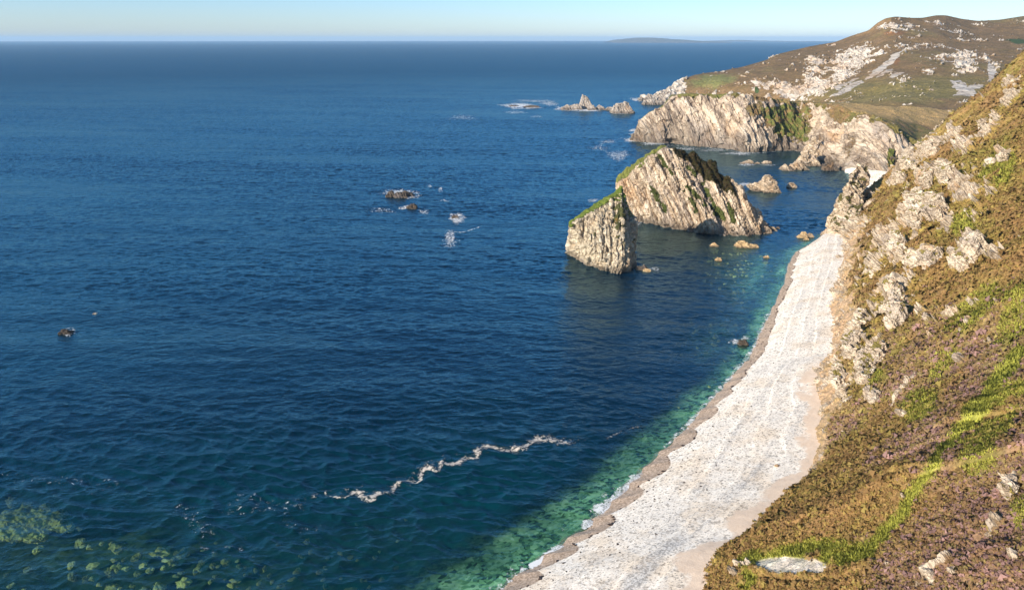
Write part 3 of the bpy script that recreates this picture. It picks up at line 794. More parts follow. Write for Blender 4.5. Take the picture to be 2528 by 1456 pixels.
def make_stack_near():
    hull = [P(1536, 457, 353), P(1500, 482, 350), P(1460, 511, 346), P(1425, 535, 341), P(1404, 546, 338), P(1407, 556, 332), P(1413, 575, 331), P(1460, 524, 336), P(1500, 496, 340), P(1534, 470, 344),
            P(1552, 500, 344), P(1564, 540, 340), P(1575, 590, 335), P(1573, 640, 328),
            Zp(1416, 648), Zp(1440, 664), Zp(1480, 684), Zp(1520, 693), Zp(1550, 695), Zp(1568, 681),
            P(1430, 620, 332), P(1500, 655, 316), P(1545, 655, 314), P(1480, 560, 332), P(1520, 540, 332),
            (60, 346, -3), (54, 362, -3), (42, 368, -3), (30, 360, -3), (26, 348, -3), (53, 357, 22), (44, 362, 20), (33, 356, 10)]
    V, F = remesh([hull], .5)
    c1 = atz(1456, 664, 1)
    qx, qy = proj(V); dq, _, _ = polydist(qx, qy, [(1404, 546), (1460, 511), (1500, 482), (1536, 457)])
    dmp = 1 - .6 * sstep(15, 9, dq)
    V2, N, big = rock_shape(V, F, 1.7, 30, (.82, .25, -.30), 301, [((c1[0], c1[1], 1), (2.5, 6, 4), (0, 6, .5)), ((*atz(1560, 678, 1)[:2], 1), (5, 6, 4), (-2, 4, .5))], strat=.8, damp=dmp, block=.75)
    px, py = proj(V2); n1 = fbm(V2 / 4., 5, 331)
    dl, _, _ = polydist(px, py, [(1404, 546), (1460, 511), (1500, 482), (1536, 457)])
    gr = sstep(14, 7, dl + n1 * 11) * (V2[:, 2] > 12)
    gr = np.maximum(gr, (N[:, 2] > .45) * (V2[:, 2] > 12) * (V2[:, 1] > 340) * 1.0)
    sp = sstep(.22, .5, n1 + .5 * fbm(V2 / 12., 3, 337)) * sstep(1525, 1490, px + 0 * py) * 0 + sstep(.25, .5, fbm(V2 / 3., 4, 341) + .6 * sstep(1.1, .3, ell(px, py, 1530, 540, 26, 80, -8)) - .15) * .75
    veg = np.clip(np.maximum(gr, sp * (V2[:, 2] > 6)), 0, 1)
    wet = sstep(3.5, 1., V2[:, 2] + n1 * 1.8) * .7
    vcol = mix(np.array([.095, .095, .032]), np.array([.150, .190, .030]), gr)
    och = sstep(.2, .5, fbm(V2 / 4., 3, 351)); vcol = mix(vcol, np.array([.40, .24, .08]), och * (1 - gr) * .8)
    me = mesh_np('sea_stack', V2, F, False); rock_attrs(me, veg, wet, vcol)
    link('sea_stack', me, M_stack1, 'smaller blocky sea stack with a slanting green grass top, before the large stack', 'sea stack')


make_stack_far()
make_stack_near()

M_rock = land_mat('bay_rock', (.5, .1, .85), .8, WARM, bump=.8, stretch=.35)
M_grey = land_mat('grey_rock', (.9, .1, .4), 2.2, [(.30, (.12, .095, .075)), (.40, (.28, .22, .175)), (.50, (.42, .35, .285)), (.62, (.55, .47, .40)), (.74, (.62, .56, .50))], bump=.7, stretch=.2)
M_dark = land_mat('dark_wet_rock', (.5, .1, .85), .9, [(.30, (.018, .015, .013)), (.42, (.06, .047, .037)), (.54, (.13, .10, .075)), (.66, (.22, .17, .125)), (.78, (.30, .24, .18))], bump=.8, stretch=.3)
M_ochre = land_mat('ochre_rock', (.5, .1, .85), .6, [(.30, (.18, .12, .06)), (.42, (.40, .27, .14)), (.54, (.58, .41, .22)), (.66, (.68, .52, .32)), (.78, (.74, .62, .44))], bump=.6, stretch=.5)


def prism(pts, zb, depth, Y=None, back=1.0):
    """silhouette pixels standing on the water -> hull points with real thickness"""
    by = max(p[1] for p in pts); bx = np.mean([p[0] for p in pts])
    Y0 = Y or float(atz(bx, by, 0)[1])
    out = []
    H = [aty(p[0], p[1], Y0 + depth * .5) for p in pts]
    zt = max(h[2] for h in H)
    for h in H:
        k = np.clip(h[2] / max(zt, .1), 0, 1)
        half = depth * .5 * (1 - .75 * k) * back
        if h[2] < .35 * zt or h[2] < .3:
            out += [(h[0], h[1] - half, zb), (h[0], h[1] + half, zb), (h[0], h[1] - half * .8, max(h[2], .2)), (h[0], h[1] + half * .8, max(h[2], .2))]
        else:
            out += [(h[0], h[1] - half * .6, h[2]), (h[0], h[1] + half, h[2] - .05 * zt)]
    return out


def rock(hulls, depth, label, mat, amp=.7, vox=.4, size=None, seed=0, wetz=1.5, group=None, strat=.8, zb=-2.5, veg=0, name='rock', cat='rock', nb=(.5, .1, .85), Y=None):
    hs = [prism(h, zb, d, Y) for h, d in zip(hulls, depth if isinstance(depth, (list, tuple)) else [depth] * len(hulls))]
    V, F = remesh(hs, vox)
    ext = V.max(0) - V.min(0); size = size or float(max(ext))
    V2, N, big = rock_shape(V, F, amp * 1.45, size, nb, 400 + seed * 37, (), strat)
    n1 = fbm(V2 / max(size * .12, .5), 4, 900 + seed)
    wet = sstep(wetz * 1.5, wetz * .4, V2[:, 2] + n1 * wetz * .7) * .75
    vg = np.clip(veg * sstep(.0, .45, n1 + N[:, 2] * .5 - .1) * (V2[:, 2] > wetz * 2), 0, 1)
    me = mesh_np(name, V2, F, False)
    rock_attrs(me, vg, wet, np.tile([.10, .10, .03], (len(V2), 1)))
    ctr = V2.mean(0); ctr[2] = 0
    return link(name, me, mat, label, cat, group)


SK = 'skerries far out by the headland'
rock([[(1437, 232), (1445, 234), (1458, 252), (1470, 268), (1432, 270), (1430, 262), (1435, 245)], [(1384, 268), (1400, 258), (1432, 258), (1440, 272), (1400, 272)], [(1450, 262), (1466, 258), (1474, 270), (1450, 273)]], [18, 24, 14],
     'shark fin shaped rock with a tall pointed horn rising from white surf', M_grey, .9, .8, 40, 1, 2.5, SK, nb=(.9, .1, .4))
rock([[(1468, 271), (1478, 257), (1488, 262), (1496, 272)]], 14, 'small dark peaked rock between the horned rock and the rounded islet', M_grey, .6, .7, 20, 2, 2.5, SK)
rock([[(1492, 271), (1500, 264), (1512, 264), (1514, 273), (1494, 273)]], 12, 'low flat rock just left of the rounded islet', M_grey, .5, .7, 18, 3, 2.5, SK)
rock([[(1508, 277), (1514, 262), (1530, 253), (1545, 250), (1556, 260), (1568, 276), (1565, 281), (1520, 280)]], 26, 'rounded pale rocky islet with a serrated top', M_grey, 1.2, .8, 30, 4, 2.5, SK, nb=(.9, .1, .4))
rock([[(1256, 262), (1262, 259), (1276, 260), (1282, 264)]], 8, 'short flat reef almost drowned in white surf', M_dark, .4, .7, 14, 5, 1.2, SK)
rock([[(1290, 264), (1300, 260), (1318, 260), (1332, 263), (1330, 266)]], 9, 'long thin reef showing just above the white surf', M_dark, .4, .7, 20, 6, 1.2, SK)
rock([[(1576, 244), (1600, 236), (1640, 228), (1664, 226), (1680, 240), (1672, 250), (1610, 248)]], 26, 'brown ribbed rock ledge at the tip of the far coast', M_grey, 1.6, 1.2, 40, 7, 4, nb=(.9, .1, .4))
rock([[(1584, 256), (1590, 246), (1630, 240), (1660, 238), (1664, 256), (1640, 260)]], 22, 'dark blocky rock ledge in front of the far coast tip', M_grey, 1.6, 1.2, 40, 8, 4, nb=(.9, .1, .4))
OR = 'rocks awash in the open sea'
rock([[(954, 484), (958, 474), (970, 471), (976, 487), (960, 489)], [(972, 486), (978, 474), (1000, 474), (1008, 486), (990, 491)], [(990, 476), (1004, 470), (1016, 478), (1026, 486), (1000, 488)]], [8, 9, 8],
     'widest dark ribbed rock ringed by surf in the open sea', M_dark, .5, .35, 14, 10, .9, OR, nb=(.9, .1, .3))
rock([[(1004, 514), (1010, 506), (1022, 503), (1030, 509), (1031, 515), (1020, 518)]], 8, 'brown domed rock just below the widest surf ringed rock', M_dark, .45, .3, 9, 11, .8, OR, nb=(.9, .1, .3))
rock([[(1114, 534), (1120, 530), (1130, 531), (1134, 537), (1122, 540)]], 4, 'tiny dark rock nearly covered by a patch of white foam', M_dark, .3, .25, 6, 12, .5, OR)
rock([[(148, 822), (152, 814), (160, 812), (172, 816), (178, 822), (174, 826), (156, 827)]], 4, 'lone dark rock with a splash at the far left of the sea', M_dark, .35, .2, 6, 13, .6, OR)
rock([[(229, 775), (234, 772), (240, 773), (240, 777)]], 2, 'small pale stone breaking the surface near the lone dark rock', M_rock, .15, .15, 3, 14, .2, OR)
BR = 'rocks in the bay behind the large stack'
rock([[(1884, 440), (1888, 432), (1897, 427), (1904, 431), (1912, 440), (1918, 462), (1924, 474), (1905, 477), (1880, 470)], [(1842, 456), (1862, 455), (1890, 444), (1906, 470), (1888, 474), (1860, 466)], [(1834, 456), (1850, 453), (1858, 460), (1840, 460)]], [12, 11, 4],
     'pale rock with a sharp horn and a long low tail in the bay', M_rock, .7, .35, 22, 20, 1.2, BR)
rock([[(1942, 462), (1948, 452), (1958, 450), (1965, 460), (1960, 466), (1946, 466)]], 7, 'small squat pale rock right of the horned bay rock', M_rock, .5, .3, 8, 21, .8, BR)
rock([[(1825, 403), (1838, 399), (1850, 394), (1860, 400), (1860, 406), (1832, 406)]], 8, 'low ridged rock lying below the headland cliffs', M_rock, .5, .4, 14, 22, 1, BR)
rock([[(1882, 403), (1890, 396), (1904, 398), (1906, 404), (1888, 406)]], 7, 'short low rock to the right of the low ridged rock', M_rock, .4, .35, 9, 23, .9, BR)
rock([[(1862, 404), (1870, 400), (1876, 402), (1878, 406), (1866, 406)]], 4, 'tiny rock between the two low rocks below the cliffs', M_rock, .3, .3, 6, 24, .8, BR)
rock([[(1926, 420), (1932, 408), (1944, 406), (1956, 424), (1932, 424)], [(1944, 420), (1952, 404), (1974, 400), (1994, 408), (1996, 420), (1960, 423)], [(1966, 400), (1982, 385), (1996, 366), (2010, 372), (2018, 398), (2014, 412), (1984, 412)], [(1988, 380), (1998, 350), (2012, 340), (2030, 350), (2036, 380), (2030, 402), (2004, 404)]], [12, 14, 18, 24],
     'jagged grey rock spur running from the cliffs into the bay', M_rock, 1.3, .5, 34, 25, 2.2, nb=(.85, .1, .5))
rock([[(2028, 420), (2034, 404), (2052, 398), (2066, 404), (2068, 424)]], 10, 'dark wet buttress at the cliff foot by the small cove', M_dark, .9, .5, 18, 26, 2)
rock([[(2183, 428), (2188, 400), (2200, 386), (2216, 392), (2222, 430), (2206, 440)]], 14, 'dark brown buttress above the white cove beach', M_dark, 1.0, .5, 20, 27, .5)
SR = 'rocks around the foot of the stacks'
rock([[(1814, 608), (1822, 594), (1834, 592), (1846, 598), (1848, 612), (1818, 612)], [(1836, 604), (1850, 600), (1870, 604), (1872, 612), (1840, 613)]], [6, 5], 'pale two humped rock in front of the large stack', M_ochre, .4, .25, 10, 30, .5, SR)
rock([[(1567, 668), (1572, 656), (1590, 655), (1600, 664), (1590, 671), (1572, 671)]], 5, 'black wet rock beside the smaller stack', M_dark, .4, .25, 8, 31, 2.5, SR)
rock([[(1586, 670), (1592, 663), (1604, 664), (1608, 671), (1596, 674)]], 3.5, 'small tan rock touching the black wet rock', M_ochre, .3, .2, 6, 32, .4, SR)
rock([[(1752, 606), (1760, 600), (1768, 600), (1774, 606), (1766, 609)]], 3.5, 'low mossy rock half under water by the large stack', M_ochre, .25, .2, 5, 33, .5, SR)
rock([[(1764, 643), (1772, 635), (1780, 636), (1782, 642), (1772, 645)]], 2.5, 'small lone tan rock in the clear shallows', M_ochre, .2, .18, 4, 34, .3, SR)
rock([[(1884, 636), (1890, 632), (1898, 630), (1898, 636), (1888, 638)]], 2, 'tiny pale rock in the shallows left of the beach end', M_ochre, .2, .15, 3, 35, .3, SR)
for k, (pl, dp, lb) in enumerate([
    ([(1968, 586), (1974, 579), (1986, 578), (1994, 584), (1990, 589), (1972, 589)], 4, 'low wide yellow rock at the left of the boulder cluster'),
    ([(1976, 578), (1980, 572), (1990, 573), (1992, 580), (1980, 581)], 3, 'yellow block at the top of the boulder cluster'),
    ([(1994, 580), (1998, 574), (2006, 576), (2008, 586), (1998, 587)], 3, 'stacked yellow stone at the right of the boulder cluster'),
    ([(1982, 592), (1988, 587), (1996, 588), (1997, 592), (1988, 594)], 2.5, 'small yellow stone at the front of the boulder cluster'),
    ([(2029, 594), (2032, 588), (2038, 588), (2040, 595), (2034, 597)], 2, 'single orange stone close to the beach tip')]):
    rock([[(x, y) for x, y in pl]], dp, lb, M_ochre, .2, .16, 4, 40 + k, .25, 'yellow boulders off the beach tip')
rock([[(1822, 846), (1828, 839), (1840, 838), (1846, 848), (1838, 853), (1826, 852)]], 3, 'dark brown boulder in the breaking shallows beside the beach', M_dark, .25, .15, 4, 50, .3)


def make_pinnacle():
    h1 = [P(2104, 417, 388), P(2122, 405, 390), P(2144, 406, 391), P(2146, 440, 389), P(2143, 470, 386), P(2132, 490, 382), P(2100, 424, 386), P(2095, 455, 382), P(2090, 495, 378), P(2128, 512, 376), P(2092, 510, 376),
          (172, 376, 2), (178, 372, 4), (186, 376, 4), (190, 392, 2), (182, 402, 2), (174, 396, 2), (190, 398, 20)]
    h2 = [P(2084, 500, 374), P(2074, 520, 370), P(2060, 548, 366), P(2050, 575, 362), Zp(2046, 598, 0), P(2076, 596, 350), P(2104, 590, 347), P(2118, 540, 352), P(2128, 505, 372), P(2100, 500, 374), (168, 385, -2), (178, 390, 0), (190, 380, 10), (182, 356, 8), (160, 366, -2)]
    h3 = [P(2138, 470, 392), P(2150, 466, 394), P(2160, 482, 394), P(2160, 494, 392), (192, 402, 0), (206, 402, 4), (204, 394, 6), (194, 394, 2)]
    V, F = remesh([h1, h2, h3], .42)
    V2, N, big = rock_shape(V, F, 1.35, 24, (.8, .2, .5), 777)
    n1 = fbm(V2 / 3., 4, 791)
    px, py = proj(V2)
    veg = np.clip(sstep(.25, .55, n1 + N[:, 2] * .45) * .8, 0, 1) * (V2[:, 2] > 8)
    wet = sstep(3., 1., V2[:, 2] + n1 * 1.5) * .6 * (px < 2060)
    me = mesh_np('rock_pinnacle', V2, F, False); rock_attrs(me, veg, wet, np.tile([.11, .095, .03], (len(V2), 1)))
    link('rock_pinnacle', me, M_rock, 'upright rock pinnacle on a tan buttress where the white beach ends', 'rock pinnacle')


make_pinnacle()


def make_crags():
    """jointed rock outcrops standing proud of the heather"""
    px, py = proj(HV); dist = np.linalg.norm(HV - [0, 0, CAMH], axis=1)
    b, a, c = strata_basis((.75, .35, .55))
    mat = land_mat('crag_rock', (.75, .35, .55), .8, [(.33, (.12, .088, .06)), (.41, (.33, .245, .165)), (.49, (.54, .43, .315)), (.57, (.68, .575, .45)), (.68, (.78, .70, .59))], bump=.8, stretch=.2)
    r = np.random.default_rng(404)
    spec = [([(2264, 530, 24, 58), (2306, 512, 22, 24)], 'tallest pale crag in the middle of the hillside', 4.6, 13),
            ([(2218, 605, 14, 36), (2250, 640, 22, 18), (2298, 637, 20, 18)], 'broken crag directly below the tallest crag', 3.6, 9),
            ([(2371, 652, 24, 16), (2401, 602, 16, 28)], 'L shaped crag to the right of the broken crag', 3.8, 9),
            ([(2325, 420, 26, 14), (2285, 443, 11, 24)], 'high crag above the tallest crag, close to the skyline', 4.0, 9),
            ([(2244, 397, 20, 16), (2216, 440, 12, 18), (2290, 368, 24, 10)], 'skyline crag above the cove', 4.0, 8),
            ([(2203, 742, 12, 40), (2214, 784, 20, 32)], 'long narrow crag halfway down the hillside', 3.2, 10),
            ([(2119, 801, 12, 46), (2100, 842, 12, 40)], 'streaked crag beside the far half of the beach', 3.0, 10),
            ([(2157, 872, 18, 34), (2130, 905, 14, 30)], 'leaning pale slab crag below the long narrow crag', 3.0, 9),
            ([(2073, 937, 16, 50)], 'ragged crag at the beach edge where the slope bulges out', 2.6, 11),
            ([(2140, 925, 14, 34), (2158, 978, 12, 18)], 'lowest crag behind the ragged beach edge crag', 2.4, 9),
            ([(2496, 1200, 9, 34)], 'pale bare rock rib at the right edge of the heather', 1.5, 9),
            ([(2176, 706, 8, 9)], 'small isolated white block above the long narrow crag', 1.8, 3),
            ([(2460, 395, 34, 12)], 'small pale crag near the top right of the hillside', 2.8, 6)]
    for k, (els, lab, size, nb) in enumerate(spec):
        hulls = []
        for cx, cy, rx, ry in els:
            for _ in range(nb):
                rr = math.sqrt(r.random()); th = r.random() * 6.28
                qx, qy = cx + math.cos(th) * rr * rx, cy + math.sin(th) * rr * ry
                near = np.nonzero((np.abs(px - qx) < 5) & (np.abs(py - qy) < 5))[0]
                if len(near) == 0: continue
                i = near[np.argmin(dist[near])]; n = HA['N'][i]
                sz = size * r.uniform(.5, 1.15) * (1.1 - .4 * rr)
                ax = [b * sz * r.uniform(.35, .6), a * sz * r.uniform(.6, 1.1), c * sz * r.uniform(.5, .9)]
                o = HV[i] + n * sz * r.uniform(-.15, .12)
                hulls.append([tuple(o + ax[0] * u * r.uniform(.7, 1.1) + ax[1] * v * r.uniform(.7, 1.1) + ax[2] * w_ * r.uniform(.7, 1.1)) for u in (-1, 1) for v in (-1, 1) for w_ in (-1, 1)])
        V, F = remesh(hulls, .34 if size > 2 else .2)
        V2, N, big = rock_shape(V, F, .30 * size / 3.5 + .1, size * 2.2, (.75, .35, .55), 1300 + k * 23)
        n1 = fbm(V2 / 1.6, 4, 1400 + k)
        vg = np.clip(sstep(.15, .5, n1 + N[:, 2] * .55 - .28), 0, 1)
        lab_ = np.arange(len(V2))
        for _ in range(4000):
            m = lab_[F].min(1); new = lab_.copy()
            for q in range(4): np.minimum.at(new, F[:, q], m)
            new = new[new]
            if (new == lab_).all(): break
            lab_ = new
        ids, cnt = np.unique(lab_, return_counts=True); root = None
        for j in np.argsort(-cnt):
            if cnt[j] < 60: continue
            Vp, Fp, Ap = compact(V2, F[lab_[F[:, 0]] == ids[j]], dict(vg=vg))
            nm = 'rock_outcrop' if root is None else 'block'
            me = mesh_np(nm, Vp, Fp, False); rock_attrs(me, Ap['vg'], np.zeros(len(Vp)), np.tile([.26, .205, .06], (len(Vp), 1)))
            if root is None: root = link(nm, me, mat, lab, 'rock outcrop', 'crags on the heather hillside')
            else: link(nm, me, mat, parent=root)


make_crags()


# ------------------------------------------------------------------ beaches
def make_beach():
    sh = np.array(SH); ba = BA
    Ys = np.concatenate([np.linspace(52, 180, 520), np.linspace(180, 378, 420)[1:]])
    xw = np.interp(Ys, sh[:, 1], sh[:, 0]); xb = np.interp(Ys, ba[:, 1], ba[:, 0])
    xb = np.maximum(xb, xw + .5)
    u = np.concatenate([np.linspace(-.28, 0, 20, endpoint=False), np.linspace(0, .35, 90, endpoint=False), np.linspace(.35, 1.0, 90), [1.1]])
    U, Y = np.meshgrid(u, Ys)
    wdt = (xb - xw)[:, None]
    X = xw[:, None] + U * wdt
    off = U * wdt
    # foreshore is steep, then berms
    prof = np.interp(U, [-.28, 0, .14, .30, .6, 1.0, 1.1], [-4.0, 0, 1.7, 3.6, 6.0, 8.2, 9.])
    flat = np.stack([X, Y, np.zeros_like(X)], -1).reshape(-1, 3)
    n1 = fbm(flat / 6., 4, 501).reshape(X.shape); n2 = fbm(flat / 1.2, 3, 503).reshape(X.shape); nl = fbm(np.stack([off.ravel() / 2.8, Y.ravel() / 16., 0 * Y.ravel()], -1), 4, 507).reshape(X.shape)
    Z = prof + sstep(.12, .3, U) * (nl * .14 + n1 * .12 + n2 * .03)
    # berm steps
    for ub, hh in ((.42, .55), (.62, .7), (.80, .5)):
        Z += hh * .45 * (1 + nl) * (sstep(ub - .02, ub + .015, U + n1 * .01) - sstep(ub - .1, ub + .14, U))
    cz = np.abs(np.sin(Y / 2.0 + 1.2 * np.sin(Y / 17.) + n1 * .5)) - .6
    Z -= cz * .42 * np.exp(-((off - 1.5) / 4.) ** 2) * np.interp(Y, [60, 180, 260], [1, .8, .3]) + n1 * .35 * np.exp(-((off - .5) / 3.5) ** 2)
    P_ = np.stack([X, Y, Z], -1)
    # swash cusps: wet brown band with scalloped inner edge
    cus = np.abs(np.sin(Y / np.interp(Y, [60, 200, 300], [2.0, 2.6, 4]) + 1.2 * np.sin(Y / 17.) + n1 * .5)) * 1.8 * np.interp(Y, [60, 150, 260], [1, .8, .3])
    edge = np.interp(Y, [60, 120, 170, 240, 350], [3.2, 3.4, 3.2, 2.6, 2.0]) + cus * 2.6 + n1 * 1.0
    wet = 1 - sstep(-.35, .35, (off - edge))
    strp = sstep(.12, .42, nl + .25 * n1) * sstep(.25, .4, U) * .55
    for ub, wd, st in ((.50, .03, .45), (.72, .075, 1.0)):
        strp = np.maximum(strp, st * np.exp(-((U + n1 * .03 - ub - .02 * np.sin(Y / 30.)) / wd) ** 2) * np.interp(Y, [90, 130, 260, 300], [1, .8, .6, .2]) * np.clip(.7 + 1.1 * nl + .5 * n1, 0, 1.2))
    sand = sstep(.78, .95, U + n1 * .14) * np.interp(Y, [60, 110, 190, 215], [1, 1, .75, .1])
    me = mesh_np('beach', P_.reshape(-1, 3), grid_faces(*X.shape))
    fattr(me, 'wet', wet.ravel()); fattr(me, 'grey', strp.ravel()); fattr(me, 'sand', sand.ravel())
    return me


def beach_mat():
    N = NT('pebbles'); pos = N.n('NewGeometry').outputs['Position']
    vo = N.n('TexVoronoi', {'Scale': 3.2, 'Vector': pos}); cellc = vo.outputs['Color']
    vo2 = N.n('TexVoronoi', {'Scale': 1.5, 'Vector': pos})
    sp = N.n('SeparateColor', {0: cellc}).outputs[0]; sp2 = N.n('SeparateColor', {0: vo2.outputs['Color']}).outputs[0]
    white = N.ramp(sp, [(0, (.32, .27, .22)), (.11, (.58, .51, .43)), (.35, (.81, .71, .59)), (1, (.93, .84, .72))])
    white = N.mixc(N.math('MULTIPLY', N.smooth(sp2, .93, .97), .55), white, (.25, .21, .17))
    white = N.mixc(N.smooth(N.noise(pos, .12, 4), .45, .65), white, N.mixc(1.0, white, (.93, .87, .80), 'MULTIPLY'))
    grey = N.mixc(N.smooth(sp, .35, .8), (.27, .255, .24), (.64, .60, .55))
    g = N.smooth(N.math('ADD', N.attr('grey'), N.math('MULTIPLY', N.math('SUBTRACT', N.noise(pos, .9, 5, .7), .5), 1.2)), .25, .95)
    c = N.mixc(N.math('MULTIPLY', g, .72), white, grey)
    sandc = N.mixc(N.noise(pos, 1.2, 6, .7), (.60, .43, .30), (.82, .66, .51))
    sf = N.smooth(N.math('ADD', N.attr('sand'), N.math('MULTIPLY', N.math('SUBTRACT', N.noise(pos, .5, 6, .7), .5), 1.2)), .3, .7)
    c = N.mixc(sf, c, sandc)
    wetc = N.mixc(sp, (.26, .18, .12), (.58, .43, .31))
    wf = N.smooth(N.math('ADD', N.attr('wet'), N.math('MULTIPLY', N.math('SUBTRACT', N.noise(pos, 1.5, 4), .5), .3)), .35, .65)
    c = N.mixc(wf, c, wetc)
    bp = N.n('Bump', {'Strength': .35, 'Distance': .08, 'Height': N.math('ADD', vo.outputs['Distance'], N.math('MULTIPLY', N.noise(pos, .8, 6, .7), 2.0))})
    sh = N.n('BsdfPrincipled', {'Base Color': c, 'Roughness': N.math('SUBTRACT', .9, N.math('MULTIPLY', wf, .35)), 'Specular IOR Level': .25, 'Normal': bp.outputs[0]})
    N.t.links.new(sh.outputs[0], N.out.inputs[0]); return N.m


M_beach = beach_mat()
link('beach', make_beach(), M_beach, 'long curved beach of white pebbles below the hillside', kind='structure')


def make_cove():
    fr = atz(np.array([2085., 2100, 2116, 2128, 2146, 2140, 2150, 2165]), np.array([428., 432, 440, 456, 472, 490, 500, 512]), -.3)
    bk = np.array([atz(2086, 420, 1.5), atz(2100, 424, 2), atz(2120, 428, 4), atz(2150, 432, 5), atz(2185, 436, 6), atz(2214, 440, 6), atz(2225, 470, 6), atz(2225, 500, 6)])
    G, tr, u = loft([fr - [0, 0, 3], fr, bk, bk + [4, 10, 2]], 90, 0, [6, 40, 6], 4)
    G[..., 2] += fbm(G.reshape(-1, 3) / 5., 3, 520).reshape(G.shape[:2]) * .3
    me = mesh_np('cove_beach', G.reshape(-1, 3), grid_faces(*G.shape[:2]))
    n = G.shape[0] * G.shape[1]
    fattr(me, 'wet', np.zeros(n)); fattr(me, 'grey', np.zeros(n)); fattr(me, 'sand', np.zeros(n))
    return me


link('cove_beach', make_cove(), M_beach, 'small white beach tucked in the cove behind the pinnacle', kind='structure')


# ------------------------------------------------------------------ seabed and sea
SHA = np.array(SH)[:, :2]


def shore_dist(x, y):
    d, s, par = polydist(x, y, SHA)
    return d * -s, np.interp(par, np.arange(len(SHA)), SHA[:, 1])


def clarity(x, y):
    """how far one sees into the water: shallow margin, boulder grounds"""
    d, sy = shore_dist(x, y)
    Pn = np.stack([x, y, 0 * x], -1).reshape(-1, 3)
    n = fbm(Pn / 9., 4, 601).reshape(x.shape); nb = fbm(Pn / 22., 4, 605).reshape(x.shape)
    wid = np.interp(sy, [60, 110, 160, 210, 260, 380], [20, 18, 15, 10, 9, 9])
    band = 1 - sstep(.5, 1.12, (d + n * 3.2 + nb * 2.5) / wid)
    c = np.clip(band * (.93 - .28 * np.clip(d / wid, 0, 1)), 0, 1)
    px, py = proj(np.stack([x, y, 0 * x], -1))
    bl = sstep(1.15, .25, ell(px, py, 230, 1440, 820, 250, 8) + nb * .35)
    bl2 = .8 * sstep(1.1, .2, ell(px, py, 60, 1280, 180, 120, 10) + nb * .5)
    rt = sstep(1.15, .3, ell(px, py, 1830, 660, 120, 110, 60) + nb * .3)
    mid = .6 * sstep(1.1, .2, ell(px, py, 1740, 830, 170, 90, -20) + nb * .4)
    mg = .45 * sstep(1.1, .2, ell(px, py, 820, 1360, 420, 160, -8) + nb * .4)
    cl = np.maximum.reduce([bl * .86 * np.clip(.9 + nb * .6, 0, 1.2), bl2 * .7, rt * .85, mid * .75, mg * .8])
    return np.maximum(c, cl * .85), d


def wave(x, y):
    """height of the rippled surface, calm at the shore"""
    sh_ = x.shape; x = x.ravel(); y = y.ravel()
    def co(deg, sx, sy, ww=0):
        a = math.radians(deg); c, s_ = math.cos(a), math.sin(a)
        return np.stack([(x * c + y * s_) / sx, (-x * s_ + y * c) / sy, np.full_like(x, ww)], -1)
    wx = vn(co(0, 30, 30), 700); wy = vn(co(0, 24, 24), 701)
    g = np.clip(.78 + 1.0 * fbm(co(-12, 240, 55), 4, 703), .25, 1.6)
    def rd(p, s0): return 1 - 2 * np.abs(vn(p, s0))
    p1 = co(-14, 8.5, 3.5); p1[:, 0] += wx * .35; p1[:, 1] += wy * .6
    p2 = co(10, 5.2, 2.3, 3); p2[:, 1] += wx * .5
    p3 = co(-30, 3., 1.5, 5)
    z = g * (.30 * rd(p1, 711) + .21 * rd(p2, 713) + .13 * rd(p3, 717)) + .30 * vn(co(-8, 60, 17), 719)
    d, s2, _ = polydist(x, y, SHA); d = d * -s2
    return (z * sstep(1, 22, d) * .95).reshape(sh_)


def make_sea():
    phi = np.radians(np.concatenate([np.linspace(-60, -42, 40, endpoint=False), np.linspace(-42, 34, 920), np.linspace(34.5, 60, 40)])); r = np.concatenate([np.exp(np.linspace(math.log(20), math.log(105), 60, endpoint=False)), np.exp(np.linspace(math.log(105), math.log(1800), 1080, endpoint=False)), np.exp(np.linspace(math.log(1800), math.log(9000), 330)), np.exp(np.linspace(math.log(9300), math.log(40000), 40))])
    PH, R = np.meshgrid(phi, r); x, y = R * np.sin(PH), R * np.cos(PH)
    c, d = clarity(x, y)
    c = np.where(R > 520, 0, c)
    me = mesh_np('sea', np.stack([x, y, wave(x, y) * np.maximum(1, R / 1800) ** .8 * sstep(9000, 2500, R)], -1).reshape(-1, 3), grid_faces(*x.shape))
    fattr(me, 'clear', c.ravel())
    px, py = proj(np.stack([x, y, 0 * x], -1))
    Pn = np.stack([x, y, 0 * x], -1).reshape(-1, 3)
    n = fbm(Pn / 60., 4, 611).reshape(x.shape)
    teal = np.clip(sstep(900, 1400, py + n * 160) * np.interp(px, [0, 1100, 1700], [1, .9, .35]) + .25 * sstep(1200, 0, px) * sstep(250, 500, py), 0, 1)
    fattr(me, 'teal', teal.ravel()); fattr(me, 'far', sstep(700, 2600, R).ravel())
    return me


